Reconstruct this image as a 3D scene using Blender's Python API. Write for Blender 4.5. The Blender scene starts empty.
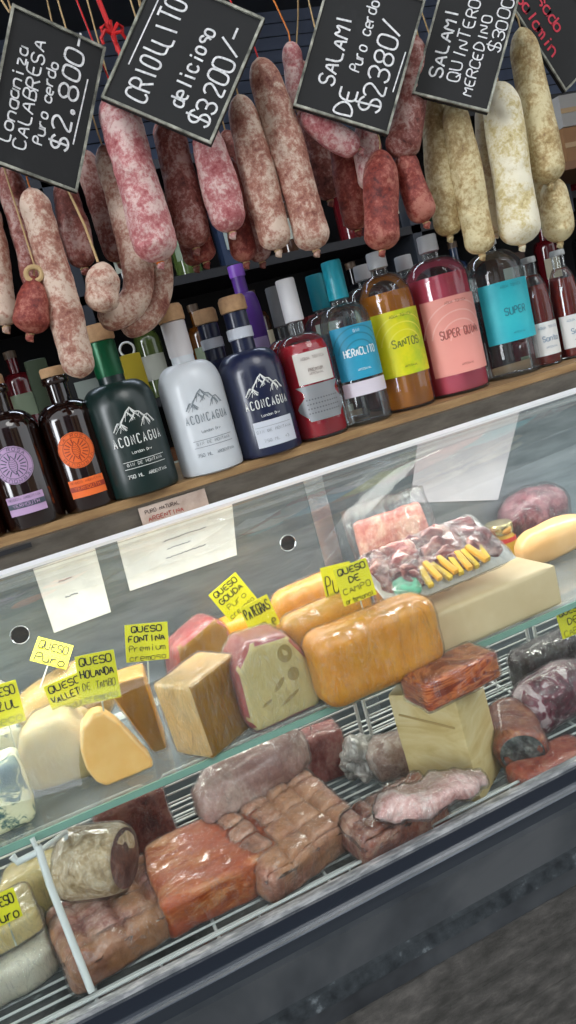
import bpy, bmesh, math, random
from mathutils import Vector, Matrix, Euler, noise
R = math.radians
random.seed(7)
scene = bpy.context.scene
col = scene.collection
CZ = 1.45                                     # eye height

# ------------------------------------------------------------------ camera
XR = Vector((.904, -.3446, -.2526)); DN = Vector((-.301, -.0953, -.9486)); FW = Vector((.303, .9335, -.190))
FW.normalize(); XR = (XR - FW * XR.dot(FW)).normalized(); DN = DN - FW * DN.dot(FW) - XR * DN.dot(XR); DN.normalize()
F = 740.0
cam_d = bpy.data.cameras.new('camera'); cam = bpy.data.objects.new('camera', cam_d); col.objects.link(cam)
cam_d.sensor_fit = 'VERTICAL'; cam_d.sensor_height = 24; cam_d.lens = F / 1024 * 24; cam_d.clip_start = .02
mw = Matrix.Identity(4)
for i in range(3):
    mw[i][0] = XR[i]; mw[i][1] = -DN[i]; mw[i][2] = -FW[i]
mw[0][3], mw[1][3], mw[2][3] = 0, 0, CZ
cam.matrix_world = mw
scene.camera = cam

# ------------------------------------------------------------------ light
w = bpy.data.worlds.new('sky'); scene.world = w; w.use_nodes = True
nt = w.node_tree; bg = nt.nodes['Background']
bg.inputs[0].default_value = (.92, .955, 1, 1); bg.inputs[1].default_value = 1.5
# added sky band, unseen, put in for streaks on the bottles (direction -X, -Y)
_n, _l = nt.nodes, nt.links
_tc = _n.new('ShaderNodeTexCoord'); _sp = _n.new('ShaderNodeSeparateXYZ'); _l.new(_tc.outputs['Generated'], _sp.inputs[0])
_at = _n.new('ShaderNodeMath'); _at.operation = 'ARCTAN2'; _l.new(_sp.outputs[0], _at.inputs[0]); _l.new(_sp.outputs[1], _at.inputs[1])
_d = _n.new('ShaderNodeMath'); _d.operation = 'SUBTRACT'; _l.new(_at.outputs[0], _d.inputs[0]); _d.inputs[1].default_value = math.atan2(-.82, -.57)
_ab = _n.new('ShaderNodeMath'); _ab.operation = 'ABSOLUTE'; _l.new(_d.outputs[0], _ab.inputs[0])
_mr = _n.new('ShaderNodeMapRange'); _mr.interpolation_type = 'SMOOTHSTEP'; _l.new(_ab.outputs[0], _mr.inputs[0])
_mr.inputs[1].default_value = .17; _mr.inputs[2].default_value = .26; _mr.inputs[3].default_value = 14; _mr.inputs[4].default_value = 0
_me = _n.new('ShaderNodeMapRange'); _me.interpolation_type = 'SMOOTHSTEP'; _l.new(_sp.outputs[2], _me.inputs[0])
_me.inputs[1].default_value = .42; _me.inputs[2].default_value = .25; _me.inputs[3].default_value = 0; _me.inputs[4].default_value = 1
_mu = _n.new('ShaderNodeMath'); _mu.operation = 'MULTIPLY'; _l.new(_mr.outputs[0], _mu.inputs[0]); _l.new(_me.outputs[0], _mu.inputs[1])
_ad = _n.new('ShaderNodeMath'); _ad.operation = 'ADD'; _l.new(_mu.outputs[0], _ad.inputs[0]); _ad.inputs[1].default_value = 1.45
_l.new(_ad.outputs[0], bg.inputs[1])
def area(name, loc, rot, sx, sy, power, colr=(1, 1, 1)):
    l = bpy.data.lights.new(name, 'AREA'); l.shape = 'RECTANGLE'; l.size = sx; l.size_y = sy; l.energy = power; l.color = colr
    o = bpy.data.objects.new(name, l); o.location = loc; o.rotation_euler = rot; col.objects.link(o); return o
sun = bpy.data.lights.new('sun', 'SUN'); sun.energy = .7; sun.angle = R(25); sun.color = (1, .97, .93)
so = bpy.data.objects.new('sun', sun); so.rotation_euler = (R(48), 0, R(22)); col.objects.link(so)
area('case_lamp_light', (.35, 1.03, CZ - .175), (R(-4), 0, 0), 2.6, .05, 7.5, (1, .98, .94))
area('deck_fill_light', (.35, 1.10, CZ - .462), (R(-22), 0, 0), 2.6, .03, 2.6, (1, .95, .88))  # added fill light for the deck below the glass shelf
area('shop_lamp_light', (.4, 1.75, CZ + .85), (0, 0, 0), 1.6, .12, 7, (.75, .85, 1))
scene.view_settings.view_transform = 'Standard'; scene.view_settings.look = 'None'
scene.view_settings.gamma = 1; scene.view_settings.use_curve_mapping = False
scene.view_settings.exposure = 0.0

# ------------------------------------------------------------------ pixel to place
def ray(px, py):
    return (XR * (px - 288) + DN * (py - 512) + FW * F)
def PY(px, py, Y):
    r = ray(px, py); t = Y / r.y; p = r * t; p.z += CZ; return p, t
def PZ(px, py, z):
    r = ray(px, py); t = z / r.z; p = r * t; p.z += CZ; return p, t

# ------------------------------------------------------------------ materials
MC = {}
def rgb(h):
    h = h.lstrip('#'); v = [int(h[i:i+2], 16) / 255 for i in (0, 2, 4)]
    return tuple((c / 12.92 if c <= .04045 else ((c + .055) / 1.055) ** 2.4) for c in v) + (1,)
def base(name):
    m = bpy.data.materials.new(name); m.use_nodes = True; n = m.node_tree.nodes; return m, n, m.node_tree.links, n['Principled BSDF']
def coords(n, l, scale=(1, 1, 1), rnd=True):
    tc = n.new('ShaderNodeTexCoord'); mp = n.new('ShaderNodeMapping'); mp.inputs['Scale'].default_value = scale
    if rnd:
        oi = n.new('ShaderNodeObjectInfo'); va = n.new('ShaderNodeVectorMath'); va.operation = 'ADD'
        mu = n.new('ShaderNodeMath'); mu.operation = 'MULTIPLY'; mu.inputs[1].default_value = 7.3
        l.new(oi.outputs['Random'], mu.inputs[0]); l.new(tc.outputs['Object'], va.inputs[0]); l.new(mu.outputs[0], va.inputs[1])
        l.new(va.outputs[0], mp.inputs[0])
    else:
        l.new(tc.outputs['Object'], mp.inputs[0])
    return mp.outputs[0]
def ntex(n, l, co, scale, detail=4, rough=.6, dist=0):
    t = n.new('ShaderNodeTexNoise'); t.inputs['Scale'].default_value = scale; t.inputs['Detail'].default_value = detail
    t.inputs['Roughness'].default_value = rough; t.inputs['Distortion'].default_value = dist; l.new(co, t.inputs['Vector']); return t.outputs[0]
def ramp(n, l, src, stops):
    r = n.new('ShaderNodeValToRGB'); e = r.color_ramp.elements
    while len(e) < len(stops): e.new(.5)
    for k, (p, c) in enumerate(stops): e[k].position = p; e[k].color = rgb(c) if isinstance(c, str) else c
    l.new(src, r.inputs[0]); return r.outputs[0]
def mixc(n, l, fac, a, b, mode='MIX'):
    m = n.new('ShaderNodeMix'); m.data_type = 'RGBA'; m.blend_type = mode
    if isinstance(fac, float): m.inputs[0].default_value = fac
    else: l.new(fac, m.inputs[0])
    for s, v in ((6, a), (7, b)):
        if isinstance(v, str): m.inputs[s].default_value = rgb(v)
        else: l.new(v, m.inputs[s])
    return m.outputs[2]
def bump(n, l, b, src, strength, dist=.002):
    bn = n.new('ShaderNodeBump'); bn.inputs['Strength'].default_value = strength; bn.inputs['Distance'].default_value = dist
    l.new(src, bn.inputs['Height']); l.new(bn.outputs[0], b.inputs['Normal'])
def plain(name, c, rough=.5, metal=0, coat=0, emit=0, spec=.5):
    if name in MC: return MC[name]
    m, n, l, b = base(name); b.inputs['Base Color'].default_value = rgb(c); b.inputs['Roughness'].default_value = rough
    b.inputs['Metallic'].default_value = metal; b.inputs['Coat Weight'].default_value = coat; b.inputs['Specular IOR Level'].default_value = spec
    if emit: b.inputs['Emission Color'].default_value = rgb(c); b.inputs['Emission Strength'].default_value = emit
    MC[name] = m; return m
def mott(name, stops, scale=40, rough=.5, bmp=.3, detail=5, sc=(1, 1, 1), dist=0, coat=0, metal=0, sss=0, rnd=True, bd=.002, nr=.6):
    if name in MC: return MC[name]
    m, n, l, b = base(name); co = coords(n, l, sc, rnd); t = ntex(n, l, co, scale, detail, nr, dist)
    l.new(ramp(n, l, t, stops), b.inputs['Base Color']); b.inputs['Roughness'].default_value = rough
    b.inputs['Coat Weight'].default_value = coat; b.inputs['Metallic'].default_value = metal; b.inputs['Coat Roughness'].default_value = .12
    if sss:
        b.inputs['Subsurface Weight'].default_value = sss; b.inputs['Subsurface Radius'].default_value = (.01, .006, .003); b.inputs['Subsurface Scale'].default_value = .5
    if bmp: bump(n, l, b, t, bmp, bd)
    MC[name] = m; return m
def sausage_mat(name, dark, mid, mold, amount, big=22):
    if name in MC: return MC[name]
    m, n, l, b = base(name); co = coords(n, l)
    a = ntex(n, l, co, big, 3, .5, .4); c = ntex(n, l, co, 210, 4, .7); d = ntex(n, l, co, 70, 4, .65, .6)
    ad = n.new('ShaderNodeMath'); ad.operation = 'ADD'; l.new(a, ad.inputs[0]); l.new(c, ad.inputs[1])
    ad2 = n.new('ShaderNodeMath'); ad2.operation = 'ADD'; l.new(ad.outputs[0], ad2.inputs[0]); l.new(d, ad2.inputs[1])
    dv = n.new('ShaderNodeMath'); dv.operation = 'DIVIDE'; dv.inputs[1].default_value = 3; l.new(ad2.outputs[0], dv.inputs[0])
    k = .5 - amount
    l.new(ramp(n, l, dv.outputs[0], [(max(0, k - .12), dark), (k - .015, mid), (k + .075, mold), (k + .2, mold)]), b.inputs['Base Color'])
    b.inputs['Roughness'].default_value = .62; bump(n, l, b, dv.outputs[0], .7, .003)
    MC[name] = m; return m
def wrap_mat():
    if 'plastic wrap' in MC: return MC['plastic wrap']
    m = bpy.data.materials.new('plastic wrap'); m.use_nodes = True; n = m.node_tree.nodes; l = m.node_tree.links; n.clear()
    out = n.new('ShaderNodeOutputMaterial'); tr = n.new('ShaderNodeBsdfTransparent'); gl = n.new('ShaderNodeBsdfGlossy'); df = n.new('ShaderNodeBsdfDiffuse')
    tr.inputs[0].default_value = (.97, .97, .97, 1); gl.inputs['Roughness'].default_value = .10; df.inputs[0].default_value = (.85, .87, .9, 1)
    co = coords(n, l, (1, 1, .35)); t = ntex(n, l, co, 48, 5, .65, 1.2)
    bn = n.new('ShaderNodeBump'); bn.inputs['Strength'].default_value = 1; bn.inputs['Distance'].default_value = .012; l.new(t, bn.inputs['Height'])
    l.new(bn.outputs[0], gl.inputs['Normal'])
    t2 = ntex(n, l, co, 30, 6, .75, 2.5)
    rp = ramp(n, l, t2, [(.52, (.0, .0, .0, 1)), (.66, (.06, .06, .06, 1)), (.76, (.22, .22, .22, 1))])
    t3 = ntex(n, l, coords(n, l, (1.6, 1.6, .45)), 24, 5, .6, 1.2)            # creases of the film, their shine painted in as diffuse white
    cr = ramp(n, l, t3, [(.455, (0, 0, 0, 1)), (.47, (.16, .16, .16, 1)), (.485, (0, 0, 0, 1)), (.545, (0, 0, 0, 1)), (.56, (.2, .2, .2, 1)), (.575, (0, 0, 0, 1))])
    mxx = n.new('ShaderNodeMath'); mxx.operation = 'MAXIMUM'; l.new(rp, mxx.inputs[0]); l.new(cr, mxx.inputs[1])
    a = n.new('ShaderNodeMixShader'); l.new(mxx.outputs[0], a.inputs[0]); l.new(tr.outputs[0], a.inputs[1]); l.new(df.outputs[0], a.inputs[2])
    fr = n.new('ShaderNodeFresnel'); fr.inputs[0].default_value = 1.45; l.new(bn.outputs[0], fr.inputs['Normal'])
    mn = n.new('ShaderNodeMath'); mn.operation = 'MINIMUM'; mn.inputs[1].default_value = .5; m3 = n.new('ShaderNodeMath'); m3.operation = 'MULTIPLY_ADD'; m3.inputs[1].default_value = 1.0; m3.inputs[2].default_value = .0; l.new(fr.outputs[0], m3.inputs[0]); l.new(m3.outputs[0], mn.inputs[0])
    s = n.new('ShaderNodeMixShader'); l.new(mn.outputs[0], s.inputs[0]); l.new(a.outputs[0], s.inputs[1]); l.new(gl.outputs[0], s.inputs[2])
    l.new(s.outputs[0], out.inputs[0]); MC['plastic wrap'] = m; return m
def pane(name, tint, ior=1.45, rough=.02, haze=0.0, cap=.6):
    if name in MC: return MC[name]
    m = bpy.data.materials.new(name); m.use_nodes = True; n = m.node_tree.nodes; l = m.node_tree.links; n.clear()
    out = n.new('ShaderNodeOutputMaterial'); tr = n.new('ShaderNodeBsdfTransparent'); gl = n.new('ShaderNodeBsdfGlossy')
    tr.inputs[0].default_value = rgb(tint); gl.inputs['Roughness'].default_value = rough
    fr = n.new('ShaderNodeFresnel'); fr.inputs[0].default_value = ior
    mn = n.new('ShaderNodeMath'); mn.operation = 'MINIMUM'; mn.inputs[1].default_value = cap; l.new(fr.outputs[0], mn.inputs[0])
    s = n.new('ShaderNodeMixShader'); l.new(mn.outputs[0], s.inputs[0]); l.new(tr.outputs[0], s.inputs[1]); l.new(gl.outputs[0], s.inputs[2])
    last = s.outputs[0]
    if haze:  # diffuse whitening painted in for bright reflections on the glass
        df = n.new('ShaderNodeBsdfDiffuse'); df.inputs[0].default_value = (.8, .85, .9, 1); q = n.new('ShaderNodeMixShader')
        co = coords(n, l, (1, 1, 1), False); t = ntex(n, l, co, 6, 5, .7, .5)
        rp = ramp(n, l, t, [(.35, (haze * .5,) * 3 + (1,)), (.7, (haze * 1.6,) * 3 + (1,))]); l.new(rp, q.inputs[0])
        l.new(last, q.inputs[1]); l.new(df.outputs[0], q.inputs[2]); last = q.outputs[0]
    l.new(last, out.inputs[0]); MC[name] = m; return m
def liquid(name, c, mixf=.5):
    if name in MC: return MC[name]
    m = bpy.data.materials.new(name); m.use_nodes = True; n = m.node_tree.nodes; l = m.node_tree.links; n.clear()
    out = n.new('ShaderNodeOutputMaterial'); tr = n.new('ShaderNodeBsdfTransparent'); df = n.new('ShaderNodeBsdfDiffuse'); tl = n.new('ShaderNodeBsdfTranslucent')
    tr.inputs[0].default_value = rgb(c); df.inputs[0].default_value = rgb(c); tl.inputs[0].default_value = rgb(c)
    a = n.new('ShaderNodeMixShader'); a.inputs[0].default_value = .25; l.new(df.outputs[0], a.inputs[1]); l.new(tl.outputs[0], a.inputs[2])
    s = n.new('ShaderNodeMixShader'); s.inputs[0].default_value = mixf; l.new(tr.outputs[0], s.inputs[1]); l.new(a.outputs[0], s.inputs[2])
    gl = n.new('ShaderNodeBsdfGlossy'); gl.inputs['Roughness'].default_value = .05; g = n.new('ShaderNodeMixShader'); g.inputs[0].default_value = .06
    l.new(s.outputs[0], g.inputs[1]); l.new(gl.outputs[0], g.inputs[2]); l.new(g.outputs[0], out.inputs[0]); MC[name] = m; return m

# ------------------------------------------------------------------ mesh helpers
class MB:
    def __init__(s): s.v = []; s.f = []; s.mi = []
    def add(s, vs, fs, mi=0):
        o = len(s.v); s.v += [Vector(p) for p in vs]; s.f += [tuple(i + o for i in f) for f in fs]; s.mi += [mi] * len(fs); return s
    def box(s, c, d, rot=None, mi=0):
        vs = []
        for x in (-.5, .5):
            for y in (-.5, .5):
                for z in (-.5, .5):
                    p = Vector((x * d[0], y * d[1], z * d[2]))
                    if rot is not None: p.rotate(Euler(rot))
                    vs.append(p + Vector(c))
        return s.add(vs, [(0, 1, 3, 2), (4, 6, 7, 5), (0, 4, 5, 1), (2, 3, 7, 6), (0, 2, 6, 4), (1, 5, 7, 3)], mi)
    def tube(s, pts, rad, seg=10, cap=True, mi=0):
        pts = [Vector(p) for p in pts]; n = len(pts); rad = [rad] * n if isinstance(rad, (int, float)) else rad
        vs, fs = [], []; up = Vector((0, 0, 1)); last = None
        for i, p in enumerate(pts):
            t = (pts[min(i + 1, n - 1)] - pts[max(i - 1, 0)]).normalized()
            if last is None:
                a = t.cross(up) if abs(t.dot(up)) < .95 else t.cross(Vector((1, 0, 0)))
            else: a = last - t * last.dot(t)
            a.normalize(); last = a; b = t.cross(a)
            for k in range(seg):
                q = 2 * math.pi * k / seg; vs.append(p + (a * math.cos(q) + b * math.sin(q)) * rad[i])
        for i in range(n - 1):
            for k in range(seg):
                k2 = (k + 1) % seg; fs.append((i * seg + k, i * seg + k2, (i + 1) * seg + k2, (i + 1) * seg + k))
        if cap: fs.append(tuple(range(seg))[::-1]); fs.append(tuple((n - 1) * seg + k for k in range(seg)))
        return s.add(vs, fs, mi)
    def lathe(s, prof, seg=36, mi=0, sy=1.0):
        vs, fs = [], []; n = len(prof)
        for r, z in prof:
            for k in range(seg):
                q = 2 * math.pi * k / seg; vs.append((r * math.cos(q), r * math.sin(q) * sy, z))
        for i in range(n - 1):
            for k in range(seg):
                k2 = (k + 1) % seg; fs.append((i * seg + k, i * seg + k2, (i + 1) * seg + k2, (i + 1) * seg + k))
        fs.append(tuple(range(seg))[::-1]); fs.append(tuple((n - 1) * seg + k for k in range(seg)))
        return s.add(vs, fs, mi)
    def ribbon(s, polys, wd, mp, off=0.0, mi=0):
        for pl in polys:
            n = len(pl)
            if n < 2: continue
            vs = []
            for i in range(n):
                a = pl[max(i - 1, 0)]; b = pl[min(i + 1, n - 1)]; dx, dy = b[0] - a[0], b[1] - a[1]; L = math.hypot(dx, dy) or 1e-9
                ex = 0
                px, py = -dy / L * wd / 2, dx / L * wd / 2
                vs.append(mp(pl[i][0] + px, pl[i][1] + py, off)); vs.append(mp(pl[i][0] - px, pl[i][1] - py, off))
            s.add(vs, [(2 * i, 2 * i + 1, 2 * i + 3, 2 * i + 2) for i in range(n - 1)], mi)
        return s
    def patch(s, u0, u1, v0, v1, mp, off=0.0, nu=14, nv=4, mi=0):
        vs = [mp(u0 + (u1 - u0) * i / nu, v0 + (v1 - v0) * j / nv, off) for j in range(nv + 1) for i in range(nu + 1)]
        W = nu + 1
        return s.add(vs, [(j * W + i, j * W + i + 1, (j + 1) * W + i + 1, (j + 1) * W + i) for j in range(nv) for i in range(nu)], mi)
    def disk(s, cu, cv, r, mp, off=0.0, r0=0.0, mi=0, seg=40, rings=4):
        vs = []; fs = []
        for j in range(rings + 1):
            rr = r0 + (r - r0) * j / rings
            for k in range(seg):
                q = 2 * math.pi * k / seg; vs.append(mp(cu + rr * math.cos(q), cv + rr * math.sin(q), off))
        for j in range(rings):
            for k in range(seg):
                k2 = (k + 1) % seg; fs.append((j * seg + k, (j + 1) * seg + k, (j + 1) * seg + k2, j * seg + k2))
        return s.add(vs, fs, mi)
    def build(s, name, mats, parent=None, smooth=True, loc=None, rot=None, angle=40):
        me = bpy.data.meshes.new(name); me.from_pydata([tuple(v) for v in s.v], [], s.f)
        for m in (mats if isinstance(mats, (list, tuple)) else [mats]): me.materials.append(m)
        me.polygons.foreach_set('material_index', s.mi); me.update()
        bm = bmesh.new(); bm.from_mesh(me); bmesh.ops.recalc_face_normals(bm, faces=bm.faces)
        if smooth:
            for f in bm.faces: f.smooth = True
            for e in bm.edges:
                if len(e.link_faces) == 2 and e.calc_face_angle(0) > R(angle): e.smooth = False
        bm.to_mesh(me); bm.free()
        o = bpy.data.objects.new(name, me); col.objects.link(o)
        if loc is not None: o.location = loc
        if rot is not None: o.rotation_euler = rot
        if parent is not None: o.parent = parent
        return o

def rbox(d, r=.01, n=12, amp=0.0, fs=25, deform=None, seed=0, amp2=0):
    """rounded, subdivided box standing on z=0, centred on x,y; deform(p, unit) -> p"""
    mb = MB(); key = {}; vs = []; fcs = []
    h = Vector(d) / 2
    r = min(r, min(h) * .98)
    def vid(u):
        k = tuple(round(c, 4) for c in u)
        if k in key: return key[k]
        p = Vector((u[0] * h.x, u[1] * h.y, u[2] * h.z))
        inn = Vector([max(-h[i] + r, min(h[i] - r, p[i])) for i in range(3)])
        dd = p - inn
        if dd.length > 1e-9: p = inn + dd.normalized() * r
        nrm = (p - inn * .0).normalized() if dd.length < 1e-9 else dd.normalized()
        if amp: p = p + nrm * amp * noise.fractal(p * fs + Vector((seed * 3.1, seed, 0)), 1.0, 2.0, 3)
        if amp2: p = p + nrm * amp2 * noise.noise(p * fs * 5 + Vector((seed, 0, 9)))
        p.z += h.z
        if deform: p = deform(p, Vector(u))
        key[k] = len(vs); vs.append(p); return key[k]
    for ax in range(3):
        for sg in (-1, 1):
            for i in range(n):
                for j in range(n):
                    q = []
                    for a, b in ((i, j), (i + 1, j), (i + 1, j + 1), (i, j + 1)):
                        u = [0, 0, 0]; u[ax] = sg; u[(ax + 1) % 3] = -1 + 2 * a / n; u[(ax + 2) % 3] = -1 + 2 * b / n; q.append(vid(u))
                    fcs.append(tuple(q))
    return mb.add(vs, fcs)
def blob(d, e=1.0, e2=1.0, nu=36, nv=20, amp=0.0, fs=25, seed=0, deform=None, fine=0, ctr=False):
    """super-ellipsoid with lumps; long axis may be any; stands on z=0 unless ctr"""
    a, b, c = d[0] / 2, d[1] / 2, d[2] / 2
    sp = lambda v, p: math.copysign(abs(v) ** p, v)
    vs = []; fs2 = []
    for j in range(nv + 1):
        la = -math.pi / 2 + math.pi * j / nv
        for i in range(nu):
            lo = 2 * math.pi * i / nu
            # poles along x
            x = a * sp(math.sin(la), e); y = b * sp(math.cos(la), e) * sp(math.cos(lo), e2); z = c * sp(math.cos(la), e) * sp(math.sin(lo), e2)
            p = Vector((x, y, z)); nn = Vector((x / a / a, y / b / b, z / c / c)); nn = nn.normalized() if nn.length else Vector((0, 0, 1))
            if amp: p += nn * amp * noise.fractal(p * fs + Vector((seed * 2.7, seed, 1)), 1.0, 2.0, 3)
            if fine: p += nn * fine * (1 - abs(noise.noise(p * fs * 4 + Vector((seed, 5, 1)))) * 2)
            if not ctr: p.z += c
            if deform: p = deform(p)
            vs.append(p)
    for j in range(nv):
        for i in range(nu):
            i2 = (i + 1) % nu; fs2.append((j * nu + i, j * nu + i2, (j + 1) * nu + i2, (j + 1) * nu + i))
    return MB().add(vs, fs2)
def slab(outline, depth, bev=.006, amp=0.0, fs=30, seed=0, mats=None, name='m', parent=None, front_mi=0, side_mi=1, deform=None, loc=None, rot=None):
    """outline in (x,z), extruded in y over depth (front face at y=-depth/2), bevelled and softened"""
    bm = bmesh.new(); vs = [bm.verts.new((x, -depth / 2, z)) for x, z in outline]; f = bm.faces.new(vs)
    r = bmesh.ops.extrude_face_region(bm, geom=[f]); nv = [g for g in r['geom'] if isinstance(g, bmesh.types.BMVert)]
    bmesh.ops.translate(bm, verts=nv, vec=(0, depth, 0)); bmesh.ops.recalc_face_normals(bm, faces=bm.faces)
    for g in bm.faces: g.material_index = front_mi if abs(g.normal.y) > .9 else side_mi
    bmesh.ops.bevel(bm, geom=list(bm.edges), offset=bev, segments=3, profile=.55, affect='EDGES', clamp_overlap=True, material=-1)
    if amp:
        bmesh.ops.triangulate(bm, faces=[g for g in bm.faces if len(g.verts) > 4])
        for _ in range(3):
            es = [e for e in bm.edges if e.calc_length() > .009]
            if not es: break
            bmesh.ops.subdivide_edges(bm, edges=es, cuts=1, use_grid_fill=False)
            bmesh.ops.triangulate(bm, faces=bm.faces)
        bm.normal_update()
        off = [(v, v.normal * amp * noise.fractal(v.co * fs + Vector((seed * 2.3, 0, seed)), 1.0, 2.0, 3)) for v in bm.verts]
        for v, o_ in off: v.co += o_
    if deform:
        for v in bm.verts: v.co = deform(v.co)
    for g in bm.faces: g.smooth = True
    me = bpy.data.meshes.new(name); bm.to_mesh(me); bm.free()
    for m in (mats if isinstance(mats, (list, tuple)) else [mats, mats]): me.materials.append(m)
    o = bpy.data.objects.new(name, me); col.objects.link(o); o.parent = parent
    if loc is not None: o.location = loc
    if rot is not None: o.rotation_euler = rot
    return o
def inflate(src, name, parent, amt=.0022, amp=.0016, fs=60, seed=3):
    """plastic film that follows a body"""
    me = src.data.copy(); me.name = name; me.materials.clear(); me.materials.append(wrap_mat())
    for p in me.polygons: p.material_index = 0; p.use_smooth = True
    ns = [v.normal.copy() for v in me.vertices]
    for v, nn in zip(me.vertices, ns):
        v.co = v.co + nn * (amt + amp * abs(noise.noise(v.co * fs + Vector((seed, 1, 2)))))
    o = bpy.data.objects.new(name, me); col.objects.link(o); o.parent = parent
    o.location = src.location; o.rotation_euler = src.rotation_euler; return o
def thing(name, label, cat, loc=(0, 0, 0), rot=(0, 0, 0), group=None):
    o = bpy.data.objects.new(name, None); col.objects.link(o); o.location = loc; o.rotation_euler = rot if isinstance(rot, tuple) else (0, 0, rot)
    o.empty_display_size = .02; o['label'] = label; o['category'] = cat
    if group: o['group'] = group
    return o
def tag(o, label, cat, group=None):
    o['label'] = label; o['category'] = cat
    if group: o['group'] = group
    return o
def struct(o): o['kind'] = 'structure'; return o

# ------------------------------------------------------------------ lettering (single-stroke alphabet)
G = {'A': '002640|1232', 'B': '00063645443303|3342413000', 'C': '4536160501103041', 'D': '00062644422000', 'E': '46060040|0333', 'F': '460600|0333',
 'G': '4536160501103041433323', 'H': '0006|4046|0343', 'I': '2026', 'J': '4641301001', 'K': '0006|460340', 'L': '060040', 'M': '0006234640', 'N': '00064046',
 'O': '160501103041453616', 'P': '00063645443303', 'Q': '160501103041453616|2240', 'R': '00063645443303|2340', 'S': '453616050413334241301001',
 'T': '0646|2620', 'U': '060110304146', 'V': '062046', 'W': '0610243046', 'X': '0046|0640', 'Y': '062346|2320', 'Z': '06460040',
 '1': '152620', '2': '05163645440040', '3': '051636454433|13334241301001', '4': '30360242', '5': '4606033342413010', '6': '36160401103041423303', '7': '064610',
 '8': '1304051636454433130201103041423313', '9': '103042453616050413334', '$': '453616050413334241301001|2720', 'a': '3414030110304144|4440',
 'c': '4334140301103041', 'd': '413010010314344|4640', 'e': '024243341403011030', 'i': '2024|2526', 'l': '2620', 'n': '0400|0314344340', 'g': '4434140301103041|44403010',
 'o': '140301103041433414', 'r': '0400|021434', 's': '4334140312324130', 't': '26213040|0444', 'u': '040110304144|4440', 'z': '04440040', 'y': '0421|4400',
 'm': '040003142320|23344340', 'p': '0400|043443423202', '-': '0343', '.': '1011212010', '/': '0046', "'": '2624'}
G['0'] = G['O']
def glyph(ch):
    out = []
    for s in G.get(ch, '').split('|'):
        p = [(int(s[i]), int(s[i + 1])) for i in range(0, len(s) - 1, 2)]
        if len(p) > 1: out.append(p)
    return out
def chaikin(p, k=1):
    for _ in range(k):
        q = [p[0]]
        for a, b in zip(p, p[1:]):
            q.append((a[0] * .75 + b[0] * .25, a[1] * .75 + b[1] * .25)); q.append((a[0] * .25 + b[0] * .75, a[1] * .25 + b[1] * .75))
        q.append(p[-1]); p = q
    return p
def write(text, u, v, h, wf=.75, gap=1.4, jit=0.0, center=False, sm=2, slope=0.0, seed=1):
    rg = random.Random(seed); k = h / 6; kx = k * wf * 1.3
    W = len(text) * (4 + gap) * kx - gap * kx
    x = u - W / 2 if center else u; out = []
    for ch in text:
        dx, dy, sh, sc = rg.uniform(-1, 1) * jit * h, rg.uniform(-1, 1) * jit * h, rg.uniform(-1, 1) * jit * 1.2, 1 + rg.uniform(-1, 1) * jit
        for p in glyph(ch):
            q = [(x + dx + (a * kx + b * k * sh) * sc, v + dy + b * k * sc + (x - u) * slope) for a, b in p]
            out.append(chaikin(q, sm))
        x += (4 + gap) * kx
    return out
def cylmap(Rd, z0=0.0, a0=0.0):
    def f(u, v, off=0):
        a = u / Rd + a0; r = Rd + off
        return Vector((r * math.sin(a), -r * math.cos(a), z0 + v))
    return f
def flatmap(O, U, V, N):
    return lambda u, v, off=0: O + U * u + V * v + N * off

# ================================================================== SETTING
m_steel = mott('brushed steel', [(.3, '#6d757b'), (.7, '#8b949a')], 9, .38, .05, 4, (1, 1, 6), metal=.55, rnd=False)
m_dark = plain('dark paint', '#15161a', .6)
m_wall = mott('dull wall', [(.3, '#23252b'), (.7, '#343740')], 3, .8, .1, rnd=False)
m_floor = mott('tile floor', [(.3, '#3a3836'), (.7, '#55524e')], 6, .6, .2, rnd=False)
m_pave = mott('pavement', [(.3, '#6b6966'), (.55, '#8b8986'), (.75, '#a3a09b')], 14, .85, .4, 8, rnd=False)
m_alu = mott('aluminium', [(.3, '#b9c0c6'), (.7, '#dfe4e8')], 14, .25, .08, 4, (1, 8, 8), metal=.85, rnd=False)
m_white_wire = plain('white coated wire', '#d9dddd', .35, 0, .3)
m_wood = mott('pale wood', [(.3, '#7a5c3c'), (.5, '#96774f'), (.7, '#ac8c62')], 10, .55, .25, 6, (1.2, 10, 10), rnd=False)

struct(MB().box((1.5, .85, -.02), (14, 3.3, .04)).build('floor', m_floor, smooth=False))
tag(MB().box((0, -5.8, -.02), (30, 10, .04)).build('street_pavement', m_pave, smooth=False), 'grey street pavement in front of the shop', 'pavement')['kind'] = 'structure'
struct(MB().box((1.0, 2.55, 1.25), (7, .1, 2.6)).build('wall_back', m_wall, smooth=False))
struct(MB().box((-2.5, 1.4, 1.25), (.1, 2.3, 2.6)).build('wall_left', m_wall, smooth=False))
struct(MB().box((4.5, 1.4, 1.25), (.1, 2.3, 2.6)).build('wall_right', m_wall, smooth=False))
mb = MB().box((1.0, 1.6, 2.6), (7.2, 2.0, .08))
struct(mb.build('ceiling', plain('ceiling paint', '#4c525a', .8), smooth=False))
# slatted shutter housing at the top of the shop wall
mb = MB()
for k in range(16): mb.box((.9, 2.46, 1.95 + k * .04), (4.4, .03, .034), (R(18), 0, 0))
struct(mb.build('trim_1', mott('blue grey slats', [(.3, '#4d5a75'), (.7, '#66748f')], 3, .5, .1, rnd=False), smooth=False))
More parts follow.
